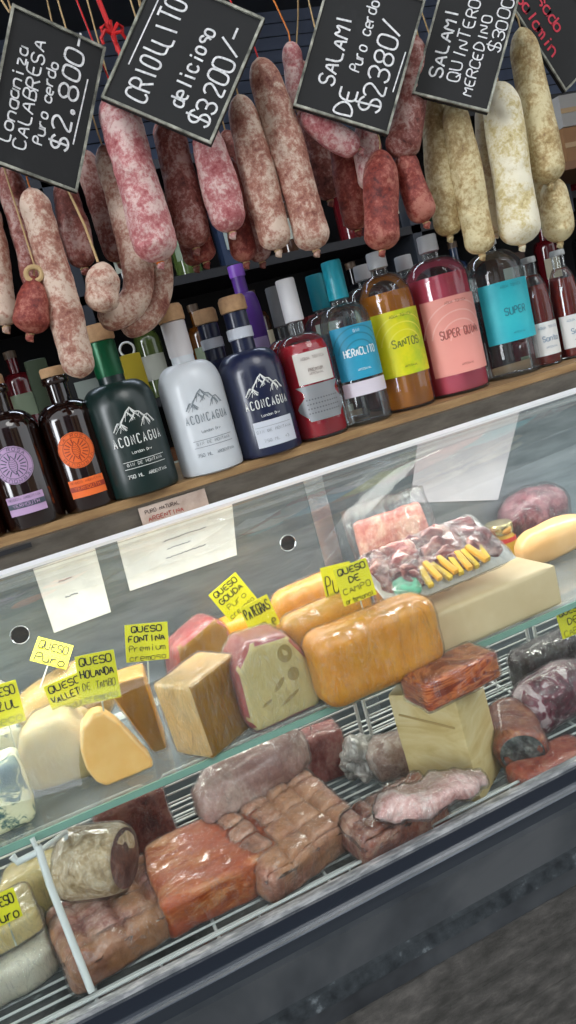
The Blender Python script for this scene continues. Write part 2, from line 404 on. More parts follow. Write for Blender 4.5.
# houses over the road (seen only in reflections)
for i, (x, wd, h, c) in enumerate([(-11.5, 6.5, 5.5, '#8a8178'), (-.5, 5.5, 7, '#5f6470'), (6, 6, 5, '#9c8c78')]):
    t = thing('street_house', ['low stone coloured house across the street, seen only in reflections', 'tall blue grey house across the street, seen only in reflections', 'tan house across the street, seen only in reflections'][i], 'house', (x, -11, 0))
    MB().box((0, 0, h / 2), (wd, 3, h)).build('wall', plain('house wall ' + str(i), c, .9), t, False)
    for kx in (-.28, .28):
        for kz in (.35, .7): MB().box((wd * kx, 1.52, h * kz), (1.1, .05, 1.4)).build('window', plain('house glass', '#20262c', .1), t, False)
    MB().box((0, 0, h + .15), (wd + .4, 3.4, .3)).build('roof', plain('roof', '#5a4038', .8), t, False)

# ------------------------------------------------------------------ display case
SH = -.12          # top of the bottle shelf
GS = -.436         # top of the glass shelf
DK = -.62          # top of the wire deck
BW = 1.17          # case back wall
X0, X1 = -.75, 2.1
XC = (X0 + X1) / 2; XL = X1 - X0
case = thing('display_case', 'long refrigerated glass display case holding cheeses and cured meats', 'display case', (XC, .95, 0))
def cb(name, mat, boxes, smooth=False):
    mb = MB()
    for c, d, *r in boxes: mb.box((c[0] - XC, c[1] - .95, c[2]), d, *(r or []))
    return mb.build(name, mat, case, smooth)
top = cb('top_board', m_wood, [((XC, 1.180, CZ + SH - .006), (XL, .32, .012))])
cb('fascia', mott('dull brown metal', [(.3, '#4c4740'), (.7, '#6b655c')], 18, .4, .1, 4, (1, 4, 4), metal=.3, rnd=False), [((XC, 1.012, CZ + SH - .027), (XL, .02, .03))])
cb('edge_strip', plain('bright white trim', '#f2f4f6', .3, 0, .5), [((XC, .984, CZ - .1600), (XL, .010, .0045), (R(25), 0, 0))])
bwall = cb('back_panel', m_steel, [((XC, BW + .01, CZ - .41), (XL, .02, .55))])
cb('inner_floor', mott('dark case floor', [(.35, '#22272b'), (.6, '#3b4145'), (.72, '#6e767a')], 60, .35, .3, 6, rnd=False), [((XC, .95, CZ - .70), (XL, .46, .02))])
cb('end_panel', m_steel, [((X0 - .01, .95, CZ - .40), (.02, .44, .56))])
cb('end_panel', m_steel, [((X1 + .01, .95, CZ - .40), (.02, .44, .56))])
cb('glass_shelf', pane('green edged glass', '#f6faf8', 1.5, .05, .12), [((XC, 1.01, CZ + GS - .004), (XL, .31, .008))])
cb('shelf_edge', plain('green glass edge', '#7fa89a', .15, 0, .6), [((XC, .8535, CZ + GS - .004), (XL, .003, .0084))])
for x in (-.4, .3, 1.0, 1.7): MB().box((x - XC, 1.10 - .95, CZ + GS - .014), (.008, .14, .012)).build('shelf_bracket', m_alu, case, False)
# holes with rims in the back panel
for px, py in ((20, 635), (288, 543)):
    p, t = PY(px, py, BW)
    rg = MB()
    prof = [(.0125, 0), (.0138, -.0012), (.0150, 0)]
    vs = []; fs = []
    for r_, y_ in prof:
        for k in range(28): vs.append((r_ * math.cos(k * math.tau / 28), y_, r_ * math.sin(k * math.tau / 28)))
    for j in range(2):
        for k in range(28): fs.append((j * 28 + k, j * 28 + (k + 1) % 28, (j + 1) * 28 + (k + 1) % 28, (j + 1) * 28 + k))
    rim = rg.add(vs, fs).build('hole_rim', m_alu, case); rim.location = (p.x - XC, BW - .95 - .0004, p.z)
    MB().tube([(0, .0004, 0), (0, -.0004, 0)], .0126, 28).build('hole', m_dark, rim)
# vertical steel band
a, _ = PY(312, 480, BW); MB().box((0, 0, 0), (.035, .004, .5)).build('panel_strip', m_alu, case, False, (a.x - XC, BW - .95 - .002, CZ - .41))
# lamp tube under the top board
tube = cb('lamp_tube', plain('lamp white', '#fff8ec', .4, emit=2.5), [((.35, 1.12, CZ - .158), (2.3, .016, .016))])
cb('lamp_holder', m_alu, [((.35, 1.12, CZ - .141), (2.36, .03, .018))])
MB().tube([(-.95 - XC + .35 - .0, 1.13 - .95, CZ - .452), (1.5 - XC, 1.13 - .95, CZ - .452)], .006, 12).build('deck_fill_tube', plain('lamp white', '#fff8ec', .4, emit=2.5), case)  # added glowing tube that goes with the deck fill
# curved front glass
gpts = [(.979, -.166), (.935, -.180), (.885, -.212), (.842, -.262), (.812, -.330), (.790, -.42), (.770, -.51), (.753, -.588)]
gp = chaikin(gpts, 2); mb = MB(); vs = []
for y, z in gp: vs += [(X0 - XC, y - .95, CZ + z), (X1 - XC, y - .95, CZ + z)]
n_ = len(gp); mb.add(vs, [(2 * i, 2 * i + 1, 2 * i + 3, 2 * i + 2) for i in range(n_ - 1)])
fg = mb.build('front_glass', pane('case glass', '#fafdfc', 1.24, .02, 0, .25), case)
sol = fg.modifiers.new('s', 'SOLIDIFY'); sol.thickness = .004
# front rails
cb('glass_rail', mott('scuffed aluminium', [(.35, '#8d9296'), (.5, '#b9bdc0'), (.62, '#e6e9ea')], 40, .3, .3, 7, (1, 5, 5), metal=.6, rnd=False), [((XC, .752, CZ - .595), (XL, .009, .007))])
cb('rail_groove', plain('blue black plastic', '#1f2631', .25, 0, .3), [((XC, .749, CZ - .609), (XL, .012, .022))])
cb('lower_rail', m_alu, [((XC, .741, CZ - .6215), (XL, .005, .004))])
cb('rail_band', plain('grey metal band', '#3c424a', .35, .5), [((XC, .743, CZ - .632), (XL, .012, .017))])
m_panel = mott('smoky panel', [(.35, '#272a2e'), (.5, '#3c4044'), (.65, '#4c4f52')], 5, .3, .08, 4, rnd=False, dist=.6, coat=.3)
cb('front_panel', m_panel, [((XC, .738, CZ - .690), (XL, .02, .104))])
m_street_reflect = mott('street reflection tone', [(.35, '#33322f'), (.55, '#494744'), (.7, '#5c5955')], 60, .75, .6, 8, (.5, 1, 1), rnd=False, bd=.005)  # rough tone painted in for blurred pavement reflections on the case front
for k in range(4):
    cb('reflection_plank', m_street_reflect, [((XC, .740 - .004 * k, CZ - .770 - k * .056), (XL, .03, .0555))])
cb('base', m_dark, [((XC, .96, .25), (XL, .40, .48)), ((XC, .98, .60), (XL, .46, .24))])
# wire deck: long wires, cross wires, back basket
mb = MB()
def W(a, b, r=.0016): mb.tube([(a[0] - XC, a[1] - .95, a[2]), (b[0] - XC, b[1] - .95, b[2])], r, 6)
zz = CZ + DK - .003
for k in range(22): W((X0, .775 + k * .0165, zz), (X1, .775 + k * .0165, zz))
for k in range(20): W((X0 + .05 + k * .148, .77, zz - .003), (X0 + .05 + k * .148, 1.13, zz - .003), .0022)
mb.build('wire_deck', m_white_wire, case)
mb = MB()
for s in range(8):
    xa = -.63 + s * .333; xb = xa + .318; yb = 1.015
    for k in range(7): W((xa, yb, zz + .010 + k * .0135), (xb, yb, zz + .010 + k * .0135), .0014)
    mb.tube([Vector((x - XC, y - .95, z)) for x, y, z in [(xa, yb - .03, zz + .004), (xa, yb, zz + .03), (xa, yb, zz + .10), (xa + .010, yb, zz + .108), (xb - .010, yb, zz + .108), (xb, yb, zz + .10), (xb, yb, zz + .03), (xb, yb - .03, zz + .004)]], .0032, 8)
    for k in range(3): W((xa + .08 * (k + 1), yb + .002, zz + .005), (xa + .08 * (k + 1), yb + .002, zz + .106), .0012)
mb.build('back_basket', m_white_wire, case)
mb = MB()
for s in range(24): W((X0 + s * .12, .775, zz), (X0 + s * .12, .775, zz + .022), .0016)
W((X0, .775, zz + .022), (X1, .775, zz + .022), .002)
mb.build('front_fence', m_white_wire, case)
# white wire divider standing across the deck
pa, _ = PZ(42, 866, GS - .02); pb, _ = PZ(92, 990, DK + .02)
pa = PY(38, 846, .845)[0]; pb = PY(92, 992, .775)[0]
dv = thing('wire_divider', 'bent white coated wire divider leaning from the glass shelf down to the deck rail', 'divider', pb)
q = [PY(12, 856, .85)[0], PY(18, 862, .848)[0], PY(38, 852, .845)[0], pa, PY(50, 885, .83)[0], pb]
MB().tube([p - pb for p in q], .0042, 10).build('rod', m_white_wire, dv)
MB().tube([p - pb for p in (PY(32, 838, .85)[0], PY(38, 852, .845)[0], PY(66, 832, .9)[0], PY(66, 850, .9)[0])], .003, 8).build('hook', m_white_wire, dv)

# papers taped to the back panel, plus a sheet painted as a reflection
def quad_paper(label, pts, Y, mat, scrib=0, cat='paper', name='panel_sheet'):
    P = [PY(x, y, Y)[0] for x, y in pts]; c = sum(P, Vector()) / 4
    t = thing(name, label, cat, c)
    q = [p - c for p in P]; mb = MB(); th = Vector((0, .0012, 0))
    mb.add(q + [p + th for p in q], [(0, 1, 2, 3), (7, 6, 5, 4), (0, 4, 5, 1), (1, 5, 6, 2), (2, 6, 7, 3), (3, 7, 4, 0)])
    mb.build('sheet', mat, t, False)
    if scrib:
        U = (q[1] - q[0]); V = (q[3] - q[0]); mp = lambda u, v, off=0: q[0] + U * u + V * v + Vector((0, -.0006, 0))
        mb = MB(); rg = random.Random(len(label))
        for k in range(scrib):
            u0 = rg.uniform(.1, .45); v0 = .3 + .5 * k / scrib; pl = [(u0 + i * .012, v0 + rg.uniform(-.012, .012)) for i in range(int(rg.uniform(16, 34)))]
            mb.ribbon([pl], .018, mp)
        mb.build('faint_writing', plain('faint ink', '#84878a', .8), t, False)
    return t
m_paper = mott('old paper', [(.3, '#cfd0cc'), (.7, '#e9e9e4')], 20, .8, .05)
m_reflection = mott('painted reflection', [(.3, '#a9aab2'), (.7, '#b9b8bd')], 12, .5, .05)  # pale tone painted in for a reflection in the front glass
quad_paper('nearly square off white paper taped on the case back panel', [(33, 569), (95, 548), (111, 612), (54, 633)], BW - .002, m_paper, 2)
quad_paper('wide off white paper with a grey smudge taped on the case back panel', [(117, 541), (232, 502), (237, 555), (130, 591)], BW - .002, m_paper, 3)
quad_paper('large pale grey sheet taped behind the packed meat tray on the back panel', [(418, 441), (520, 410), (498, 500), (410, 503)], BW - .002, m_reflection, 0)
# torn sticker on the fascia
P0 = PY(172, 500, .9975)[0]
t = thing('shelf_sticker', 'worn pinkish sticker with small red print under the wooden bottle shelf', 'sticker', (P0.x, .9975, CZ + SH - .027))
MB().box((0, 0, 0), (.095, .0012, .026)).build('sheet', mott('pink sticker', [(.3, '#a08d80'), (.7, '#c4b3a6')], 40, .7), t, False)
mp = flatmap(Vector((-.042, -.0008, 0)), Vector((1, 0, 0)), Vector((0, 0, 1)), Vector((0, -1, 0)))
MB().ribbon(write('PURO NATURAL', .002, .003, .005, .7), .0008, mp, .0002).build('dark_print', plain('dim ink', '#50403c', .8), t, False)
MB().ribbon(write('ARGENTINA', .004, -.008, .006, .8), .001, mp, .0002).build('red_print', plain('dim red ink', '#9c4038', .8), t, False)
for dx in (-.02,):
    MB().box((P0.x - .30 - XC, .9985 - .95, CZ + SH - .017), (.22, .002, .006)).build('shelf_trim', m_dark, case, False)

# ================================================================== BOTTLES
m_cork = mott('cork', [(.3, '#b08a63'), (.7, '#cda67c')], 90, .7, .2)
m_glass = pane('bottle glass', '#f6fafa', 1.5, .03, .02, .8)
def body_prof(rb, h, neck_r, sh0, sh1, top, foot=.004, round_sh=.5):
    """rb radius, body to sh0, shoulder to sh1, neck to top"""
    p = [(rb * .9, 0), (rb * .98, foot * .4), (rb, foot * 1.4)]
    p += [(rb, foot * 1.4 + (sh0 - foot * 1.4) * k / 6) for k in range(1, 7)]
    for k in range(1, 11):
        a = k / 10 * math.pi / 2
        e = (math.cos(a) ** round_sh); p.append((neck_r + (rb - neck_r) * e, sh0 + (sh1 - sh0) * math.sin(a)))
    p += [(neck_r, sh1 + .001), (neck_r, top)]
    return p
def bottle(px, py, Y, label, d, h, kind, yaw=0, group=None, **k):
    p, t = PY(px, py, Y); loc = (p.x, Y, CZ + SH)
    rb = d / 2
    T = thing('bottle', label, 'bottle', loc, (0, 0, yaw), group)
    kind(T, rb, h, **k); return T
def mountain(mp, rb, off, s, colr, T, text, y0, seed=3):
    rg = random.Random(seed); mb = MB()
    ridge = [(-.026, 0), (-.019, .009), (-.015, .008), (-.006, .020), (-.001, .024), (.004, .018), (.009, .017), (.014, .011), (.019, .012), (.027, .002)]
    ridge = [(u * s, y0 + v * s) for u, v in ridge]
    mb.ribbon([ridge], .0016, mp, off)
    for k in range(60):
        i = rg.randrange(1, 9); a = ridge[i]; L = rg.uniform(.004, .012) * s; dx = rg.choice((-1, 1)) * rg.uniform(.3, .9)
        b = (a[0] + dx * L, a[1] - L); m_ = ((a[0] + b[0]) / 2 + rg.uniform(-.001, .001), (a[1] + b[1]) / 2)
        mb.ribbon([[a, m_, b]], rg.uniform(.0004, .001), mp, off)
    mb.build('mountain_drawing', colr, T, False)
    MB().ribbon(write('ACONCAGUA', 0, y0 - .018 * s, .0105 * s, .40, 3.8, center=True, sm=0), .0015, mp, off).build('name_lettering', colr, T, False)
def k_gin(T, rb, h, mat, ink, cap_c, lab=None, neck=None, turn=0):
    sh1 = h * .66; pr = body_prof(rb, h, rb * .36, h * .50, sh1, h * .90, .006, .75)
    MB().lathe(pr, 48).build('body', mat, T)
    if neck: MB().lathe([(rb * .37, h * .70), (rb * .38, h * .71), (rb * .38, h * .90), (rb * .33, h * .905)], 32).build('neck_sleeve', neck, T)
    MB().lathe([(rb * .40, h * .905), (rb * .42, h * .915), (rb * .42, h * .98), (rb * .36, h * 1.0)], 32).build('cork', m_cork, T)
    mp = cylmap(rb, 0, turn); s = rb / .047
    mountain(mp, rb, .0006, s * 1.08, ink, T, 'ACONCAGUA', h * .385)
    mb = MB()
    mb.ribbon(write('London Dry', 0, h * .245, .0035, .7, center=True, sm=1), .0006, mp, .0006)
    if not lab:
        for v in (.205, .165): mb.ribbon([[(-.03 + .004 * i, h * v) for i in range(16)]], .0007, mp, .0006)
        mb.ribbon(write('GIN DE MONTANA', 0, h * .18, .0038, .75, 2, center=True, sm=0), .0006, mp, .0006)
        mb.ribbon(write('750 ML', -.018, h * .11, .0045, .7, center=True, sm=0), .0008, mp, .0006)
        mb.ribbon(write('ARGENTINA', .014, h * .11, .004, .7, center=True, sm=0), .0007, mp, .0006)
    mb.build('small_print', ink, T, False)
    if lab:
        lb = MB().patch(-.029 * s, .033 * s, h * .06, h * .22, mp, .0006).build('paper_label', lab, T)
        mb = MB()
        mb.ribbon([[(-.027 * s + .004 * i, h * .185) for i in range(15)]], .0005, mp, .0012)
        mb.ribbon(write('GIN DE MONTANA', 0, h * .15, .004, .75, 2, center=True, sm=0), .0005, mp, .0012)
        mb.ribbon(write('750 ML  43', 0, h * .09, .004, .75, 2, center=True, sm=0), .0005, mp, .0012); mb.build('print', plain('label ink', '#7a8288', .7), lb, False)
        nb = MB().lathe([(rb * .375, h * .735), (rb * .40, h * .738), (rb * .40, h * .80), (rb * .375, h * .803)], 32).build('neck_band', lab, T)
def k_vermouth(T, rb, h, lab, ink, turn=0):
    amber = MC.get('amber') or mott('amber', [(.3, '#120604'), (.7, '#220c05')], 12, .08, 0, coat=.8)
    MC['amber'] = amber
    MB().lathe(body_prof(rb, h, rb * .36, h * .62, h * .76, h * .93, .005, .95), 44).build('body', amber, T)
    MB().lathe([(rb * .42, h * .88), (rb * .46, h * .89), (rb * .46, h * .925), (rb * .42, h * .935)], 28).build('neck_ring', amber, T)
    MB().lathe([(rb * .40, h * .936), (rb * .42, h * .945), (rb * .42, h * .99), (rb * .38, h)], 28).build('cork', m_cork, T)
    mp = cylmap(rb, 0, turn); r = rb * .62; cv = h * .42
    rd = MB().disk(0, cv, r, mp, .0006, 0).build('round_label', lab, T)
    mb = MB(); mb.disk(0, cv, r * .72, mp, .001, r * .69, rings=1)
    mb.disk(0, cv, r * .96, mp, .001, r * .94, rings=1)
    for k in range(18):                                           # rays round the central leaf
        if k % 9 in (4,): continue
        q = k / 18 * math.tau; mb.ribbon([[(r * .34 * math.cos(q), cv + r * .34 * math.sin(q)), (r * .64 * math.cos(q), cv + r * .64 * math.sin(q))]], .0013, mp, .001)
    lf = [(r * .2 * math.sin(i / 10 * math.pi), cv - r * .5 + r * i / 10) for i in range(11)]
    mb.ribbon([lf, [(-a, b) for a, b in lf]], .0008, mp, .001)
    for i in range(1, 9): mb.ribbon([[(-lf[i][0], lf[i][1]), (0, lf[i][1] - .0015), (lf[i][0], lf[i][1])]], .0005, mp, .001)
    def ring(text, a_mid, up=True):
        st = .30
        for i, ch in enumerate(text):
            a = a_mid - (i - (len(text) - 1) / 2) * st
            for p in glyph(ch):
                mb.ribbon([chaikin([((r * .76 + b * r * .026) * math.cos(a - (x - 2) * .045), cv + (r * .76 + b * r * .026) * math.sin(a - (x - 2) * .045)) for x, b in p], 1)], .0006, mp, .001)
    ring('LA ROSA', math.pi / 2); ring('VERMOUTH', -math.pi / 2)
    mb.build('emblem', ink, rd, False)
    lb = MB().patch(-rb * .62, rb * .62, h * .10, h * .225, mp, .0006).build('band_label', lab, T)
    mb = MB().patch(-rb * .62, rb * .62, h * .145, h * .18, mp, .001)
    mb.ribbon(write('MENDOZA ARGENTINA', 0, h * .198, .003, .7, 1.4, center=True, sm=0), .0004, mp, .001)
    sb = mb.build('stripe', ink, lb, False)
    MB().ribbon(write('VERMOUTH', 0, h * .153, .0045, .75, 2, center=True, sm=0), .0007, mp, .0014).build('lettering', lab, sb, False)
def k_clear(T, rb, h, liq, fill, lab, lab_z, cap_m, cap=(.30, .86, 1.0), text=None, ink=None, texh=.009, lab2=None, neck=.30, sh=(.60, .78), turn=0, lab_w=1.0, seal=None, tw=.55, round_sh=.8, swirl=False, textz=None):
    pr = body_prof(rb, h, rb * neck, h * sh[0], h * sh[1], h * cap[1] + .004, .005, round_sh)
    MB().lathe(pr, 44).build('glass_body', m_glass, T)
    if liq:
        q = [(max(r - .0022, .001), z + (.004 if i < 3 else 0)) for i, (r, z) in enumerate(pr) if z < h * fill]
        q.append((q[-1][0] if q[-1][0] > .01 else .01, h * fill)); MB().lathe(q, 36).build('liquid', liq, T)
    c0 = rb * cap[0]
    if cap_m: MB().lathe([(c0 * .98, h * cap[1]), (c0, h * cap[1] + .002), (c0 * .97, h * cap[2] - .002), (c0 * .9, h * cap[2])], 30).build('cap', cap_m, T)
    mp = cylmap(rb, 0, turn); Wd = rb * lab_w
    if lab:
        lb = MB().patch(-Wd, Wd, h * lab_z[0], h * lab_z[1], mp, .0008, 20).build('paper_label', lab, T)
        if swirl:
            mb = MB(); cz = h * (lab_z[0] * .6 + lab_z[1] * .4)
            for r_ in (.35, .6, .85, 1.1): mb.ribbon([[(Wd * r_ * math.cos(a / 10), min(max(cz + Wd * r_ * math.sin(a / 10), h * lab_z[0] + .002), h * lab_z[1] - .002)) for a in range(3, 30)]], .0022, mp, .0011)
            mb.build('swirl_pattern', swirl, lb, False)
        if text:
            mb = MB()
            tz = h * (textz if textz else (lab_z[0] + lab_z[1]) / 2) - texh / 2
            mb.ribbon(write(text, 0, tz, texh, tw, 1.5, center=True, sm=1), texh * .16, mp, .0014)
            mb.ribbon(write('GIN' if lab2 else 'AGUA TONICA', 0, h * lab_z[1] - .011, .0042, .7, center=True, sm=0), .0006, mp, .0014)
            mb.ribbon(write('ARTESANAL', 0, h * lab_z[0] + .012, .003, .7, center=True, sm=0), .0005, mp, .0014)
            mb.build('lettering', ink, lb, False)
    if lab2: MB().patch(-Wd, Wd, h * lab2[1], h * lab2[2], mp, .001, 20).build('lower_label', lab2[0], T)
    if seal: seal(T, rb, h, mp)
TURN = R(-6)
def inkm(n, c): return plain(n, c, .5)
bottle(-26, 531, 1.055, 'dark amber bottle cut by the photo edge, beside the lilac labelled one', .08, .20, k_vermouth, lab=plain('lilac label', '#b99ac0', .6), ink=inkm('slate ink', '#3c4654'))
bottle(34, 512, 1.055, 'dark amber vermouth bottle with round lilac label and lilac band', .080, .203, k_vermouth, R(-8), lab=plain('lilac label', '#b99ac0', .6), ink=inkm('slate ink', '#3c4654'))
bottle(92, 498, 1.06, 'dark amber vermouth bottle with round orange label and cork stopper', .078, .196, k_vermouth, R(-5), lab=plain('orange label', '#ee6f2c', .6), ink=inkm('rust ink', '#9c3218'))
m_gsleeve = plain('green foil', '#0d5a36', .3, .3)
bottle(142, 480, 1.055, 'tall matte dark green gin bottle with white mountain drawing and green neck', .101, .236, k_gin, R(6), mat=mott('matte green ceramic', [(.3, '#0a1c1a'), (.7, '#0f2724')], 4, .33, 0, coat=.15), ink=inkm('white ink', '#d8dcd8'), cap_c=None, neck=m_gsleeve)
bottle(212, 463, 1.055, 'white ceramic gin bottle with faint mountain drawing and wooden stopper', .092, .24, k_gin, R(2), mat=plain('white ceramic', '#c6ccd0', .38, 0, .2), ink=inkm('grey ink', '#7c868c'), cap_c=None, neck=plain('white sleeve', '#c9c6c6', .5))
bottle(269, 442, 1.055, 'navy blue ceramic gin bottle with white lower label and mountain drawing', .096, .233, k_gin, R(-2), mat=plain('navy ceramic', '#141d3a', .3, 0, .3), ink=inkm('white ink', '#d8dcd8'), cap_c=None, lab=plain('silver white label', '#c3c9d2', .5))
bottle(240, 444, 1.17, 'navy bottle with pale neck band half hidden behind the front navy bottle', .09, .235, k_gin, R(-2), mat=plain('navy ceramic', '#141d3a', .3, 0, .3), ink=inkm('white ink', '#d8dcd8'), cap_c=None, lab=plain('silver white label', '#c3c9d2', .5))
def relief(T, rb, h, mp):
    mb = MB(); wv = MC.get('etched') or plain('etched', '#8a8d90', .4, .2); MC['etched'] = wv
    ang = lambda v: 1.0 + .25 * math.sin(v * 160)
    vs = []; N = 12
    for j in range(11):
        v = h * (.12 + .22 * j / 10)
        for i in range(N + 1): vs.append(mp((-rb + 2 * rb * i / N) * .82 * ang(v), v, .0008))
    mb.add(vs, [(j * (N + 1) + i, j * (N + 1) + i + 1, (j + 1) * (N + 1) + i + 1, (j + 1) * (N + 1) + i) for j in range(10) for i in range(N)])
    b = mb.build('silver_relief', wv, T)
    mb = MB()
    for r_ in range(4):
        for c_ in range(12): mb.disk(-.024 + c_ * .0043, h * (.17 + .028 * r_), .0012, mp, .0013, seg=8, rings=1)
    mb.build('dot_rows', plain('relief dots', '#5d6064', .4, .2), b, False)
wht = plain('white cap', '#d5d6d8', .4)
mwl = plain('white label', '#cfcbc4', .6)
bottle(322, 430, 1.06, 'ruby red liqueur bottle with white cap, cream label and silver relief', .082, .24, k_clear, R(-4), liq=liquid('ruby liquid', '#d8102c', .85), fill=.60, lab=mwl, lab_z=(.35, .54), cap_m=wht, cap=(.36, .74, 1.0), text='PREMIUM', ink=inkm('thin ink', '#8a7f78'), texh=.005, neck=.27, sh=(.50, .66), lab_w=.72, seal=relief, textz=.43)
bottle(308, 425, 1.17, 'red liqueur bottle with grey cap standing behind the ruby bottle', .08, .245, k_clear, liq=liquid('ruby liquid', '#d8102c', .85), fill=.6, lab=None, lab_z=(0, 0), cap_m=plain('grey cap', '#85898c', .5), cap=(.36, .74, 1.0), neck=.27, sh=(.5, .66))
teal = plain('teal cap', '#1c9cae', .35)
m_turq = mott('turquoise label', [(.3, '#1183a8'), (.7, '#2a9fc0')], 14, .5, 0)
bottle(366, 412, 1.07, 'clear gin bottle with tall teal cap, turquoise label and white strip', .079, .252, k_clear, R(-6), liq=None, fill=0, lab=m_turq, lab_z=(.28, .60), cap_m=teal, cap=(.40, .77, 1.0), text='HERACLITO', ink=inkm('pale ink', '#d8e8ea'), texh=.011, lab2=(plain('pearl strip', '#d3ccd6', .5), .18, .265), neck=.34, sh=(.60, .74), tw=.45, swirl=plain('dark turquoise swirl', '#1c7f96', .5), lab_w=1.05)
bottle(346, 408, 1.18, 'clear bottle with teal cap tucked behind the turquoise labelled gin', .079, .25, k_clear, liq=None, fill=0, lab=m_turq, lab_z=(.28, .60), cap_m=teal, cap=(.40, .77, 1.0), neck=.34, sh=(.60, .74))
clearcap = plain('frosted cap', '#c5c9cc', .35)
m_yel = mott('lime yellow label', [(.35, '#c9cf12'), (.5, '#dcd60f'), (.7, '#7fb81a')], 10, .5, 0)
bottle(408, 400, 1.09, 'plastic bottle of amber drink with bright yellow green label', .088, .253, k_clear, R(-6), liq=liquid('amber drink', '#e08c1c', .85), fill=.74, lab=m_yel, lab_z=(.22, .62), cap_m=clearcap, cap=(.36, .90, 1.0), text='SANTOS', ink=inkm('olive ink', '#6c7a2a'), texh=.012, neck=.30, sh=(.66, .86), lab_w=1.1, round_sh=1.0, swirl=plain('yellow swirl', '#e0dc46', .5))
m_sal = plain('salmon label', '#f0a094', .55)
bottle(458, 388, 1.10, 'large plastic bottle of pink drink with salmon label', .106, .262, k_clear, R(-6), liq=liquid('pink drink', '#f4627c', .92), fill=.74, lab=m_sal, lab_z=(.13, .60), cap_m=clearcap, cap=(.31, .90, 1.0), text='SUPER QUINA', ink=inkm('brick ink', '#a85850'), texh=.013, neck=.26, sh=(.70, .86), lab_w=1.12, tw=.42, round_sh=1.0, swirl=plain('pale pink swirl', '#f6b8ac', .5), textz=.38)
bottle(512, 370, 1.11, 'clear plastic bottle with turquoise label, right of the pink drink', .10, .25, k_clear, R(-8), liq=None, fill=0, lab=mott('aqua label', [(.3, '#16a8bc'), (.7, '#35c2cc')], 12, .5, 0), lab_z=(.24, .64), cap_m=clearcap, cap=(.31, .90, 1.0), text='SUPER', ink=inkm('deep teal ink', '#2b7f8e'), texh=.012, neck=.26, sh=(.70, .86), lab_w=1.12, round_sh=1.0)
for (px, py, Y, lb) in ((432, 392, 1.20, 'clear capped bottle behind, between the amber and the pink drink bottles'), (392, 400, 1.2, 'clear capped bottle right behind the amber drink bottle')):
    bottle(px, py, Y, lb, .095, .25, k_clear, liq=liquid('pale pink drink', '#c98a96', .35), fill=.6, lab=None, lab_z=(0, 0), cap_m=clearcap, cap=(.33, .90, 1.0), neck=.26, sh=(.68, .86))
for i, (px, py, lb) in enumerate(((546, 357, 'slim red aperitif bottle with white label next to the turquoise labelled one'), (574, 349, 'slim red aperitif bottle with white label at the right photo edge'))):
    bottle(px, py, 1.10, lb, .052, .19, k_clear, R(-8), 'small red bottles with white labels', liq=liquid('red aperitif', ['#96281a', '#d8141c', '#d8141c'][i], .8), fill=.74, lab=plain('white paper', '#dcdcd8', .6), lab_z=(.10, .40), cap_m=plain('clear lid', '#a8adad', .3), cap=(.5, .95, 1.0), text='Santa', ink=inkm('blue grey ink', '#7d93a6'), texh=.009, neck=.42, sh=(.5, .84), lab_w=1.2, round_sh=1.2)

# ================================================================== HANGING SAUSAGES
rail_y = 1.0
m_red = sausage_mat('cured red skin', '#4c1d18', '#86483f', '#b09088', .0)
m_redl = sausage_mat('rosy skin', '#8c3038', '#b56f70', '#d6bab4', .02)
m_mold = sausage_mat('moulded skin', '#70342b', '#a1705f', '#ccb6a4', .015)
m_pale = sausage_mat('pale yellow skin', '#7e6440', '#ae9666', '#d2c69c', .02)
m_white = sausage_mat('white skin', '#a38c5c', '#cfc08c', '#e6e0c8', .04)
m_raw = sausage_mat('fresh red skin', '#4e1614', '#86362c', '#ab6c5c', .0)
m_str = plain('string', '#b59a6e', .8)
rod_z = CZ + .50
rail = tag(MB().tube([(-.9, 0, 0), (1.6, 0, 0)], .012, 16).build('hanging_rail', m_alu, None, loc=(0, 1.0, rod_z + .012)), 'steel rail above the counter that carries the strings', 'rail')
for x in (-.85, 1.55):
    pass
mb = MB()
for x in (-.88, .4, 1.58): mb.tube([(x, 0, .01), (x, 0, 2.56 - rod_z - .012)], .006, 8)
hb = mb.build('rail_hanger', m_alu, rail)
def resample(pts, n):
    if len(pts) == 2: pts = [pts[0], pts[0].lerp(pts[1], .5), pts[1]]
    for _ in range(3):
        q = [pts[0]]
        for a, b in zip(pts, pts[1:]): q += [a.lerp(b, .25), a.lerp(b, .75)]
        pts = q + [pts[-1]]
    L = [0]
    for a, b in zip(pts, pts[1:]): L.append(L[-1] + (b - a).length)
    out = []; j = 0
    for i in range(n):
        s = L[-1] * i / (n - 1)
        while j < len(L) - 2 and L[j + 1] < s: j += 1
        out.append(pts[j].lerp(pts[j + 1], min(1, (s - L[j]) / max(1e-9, L[j + 1] - L[j]))))
    return out
sn = [0]
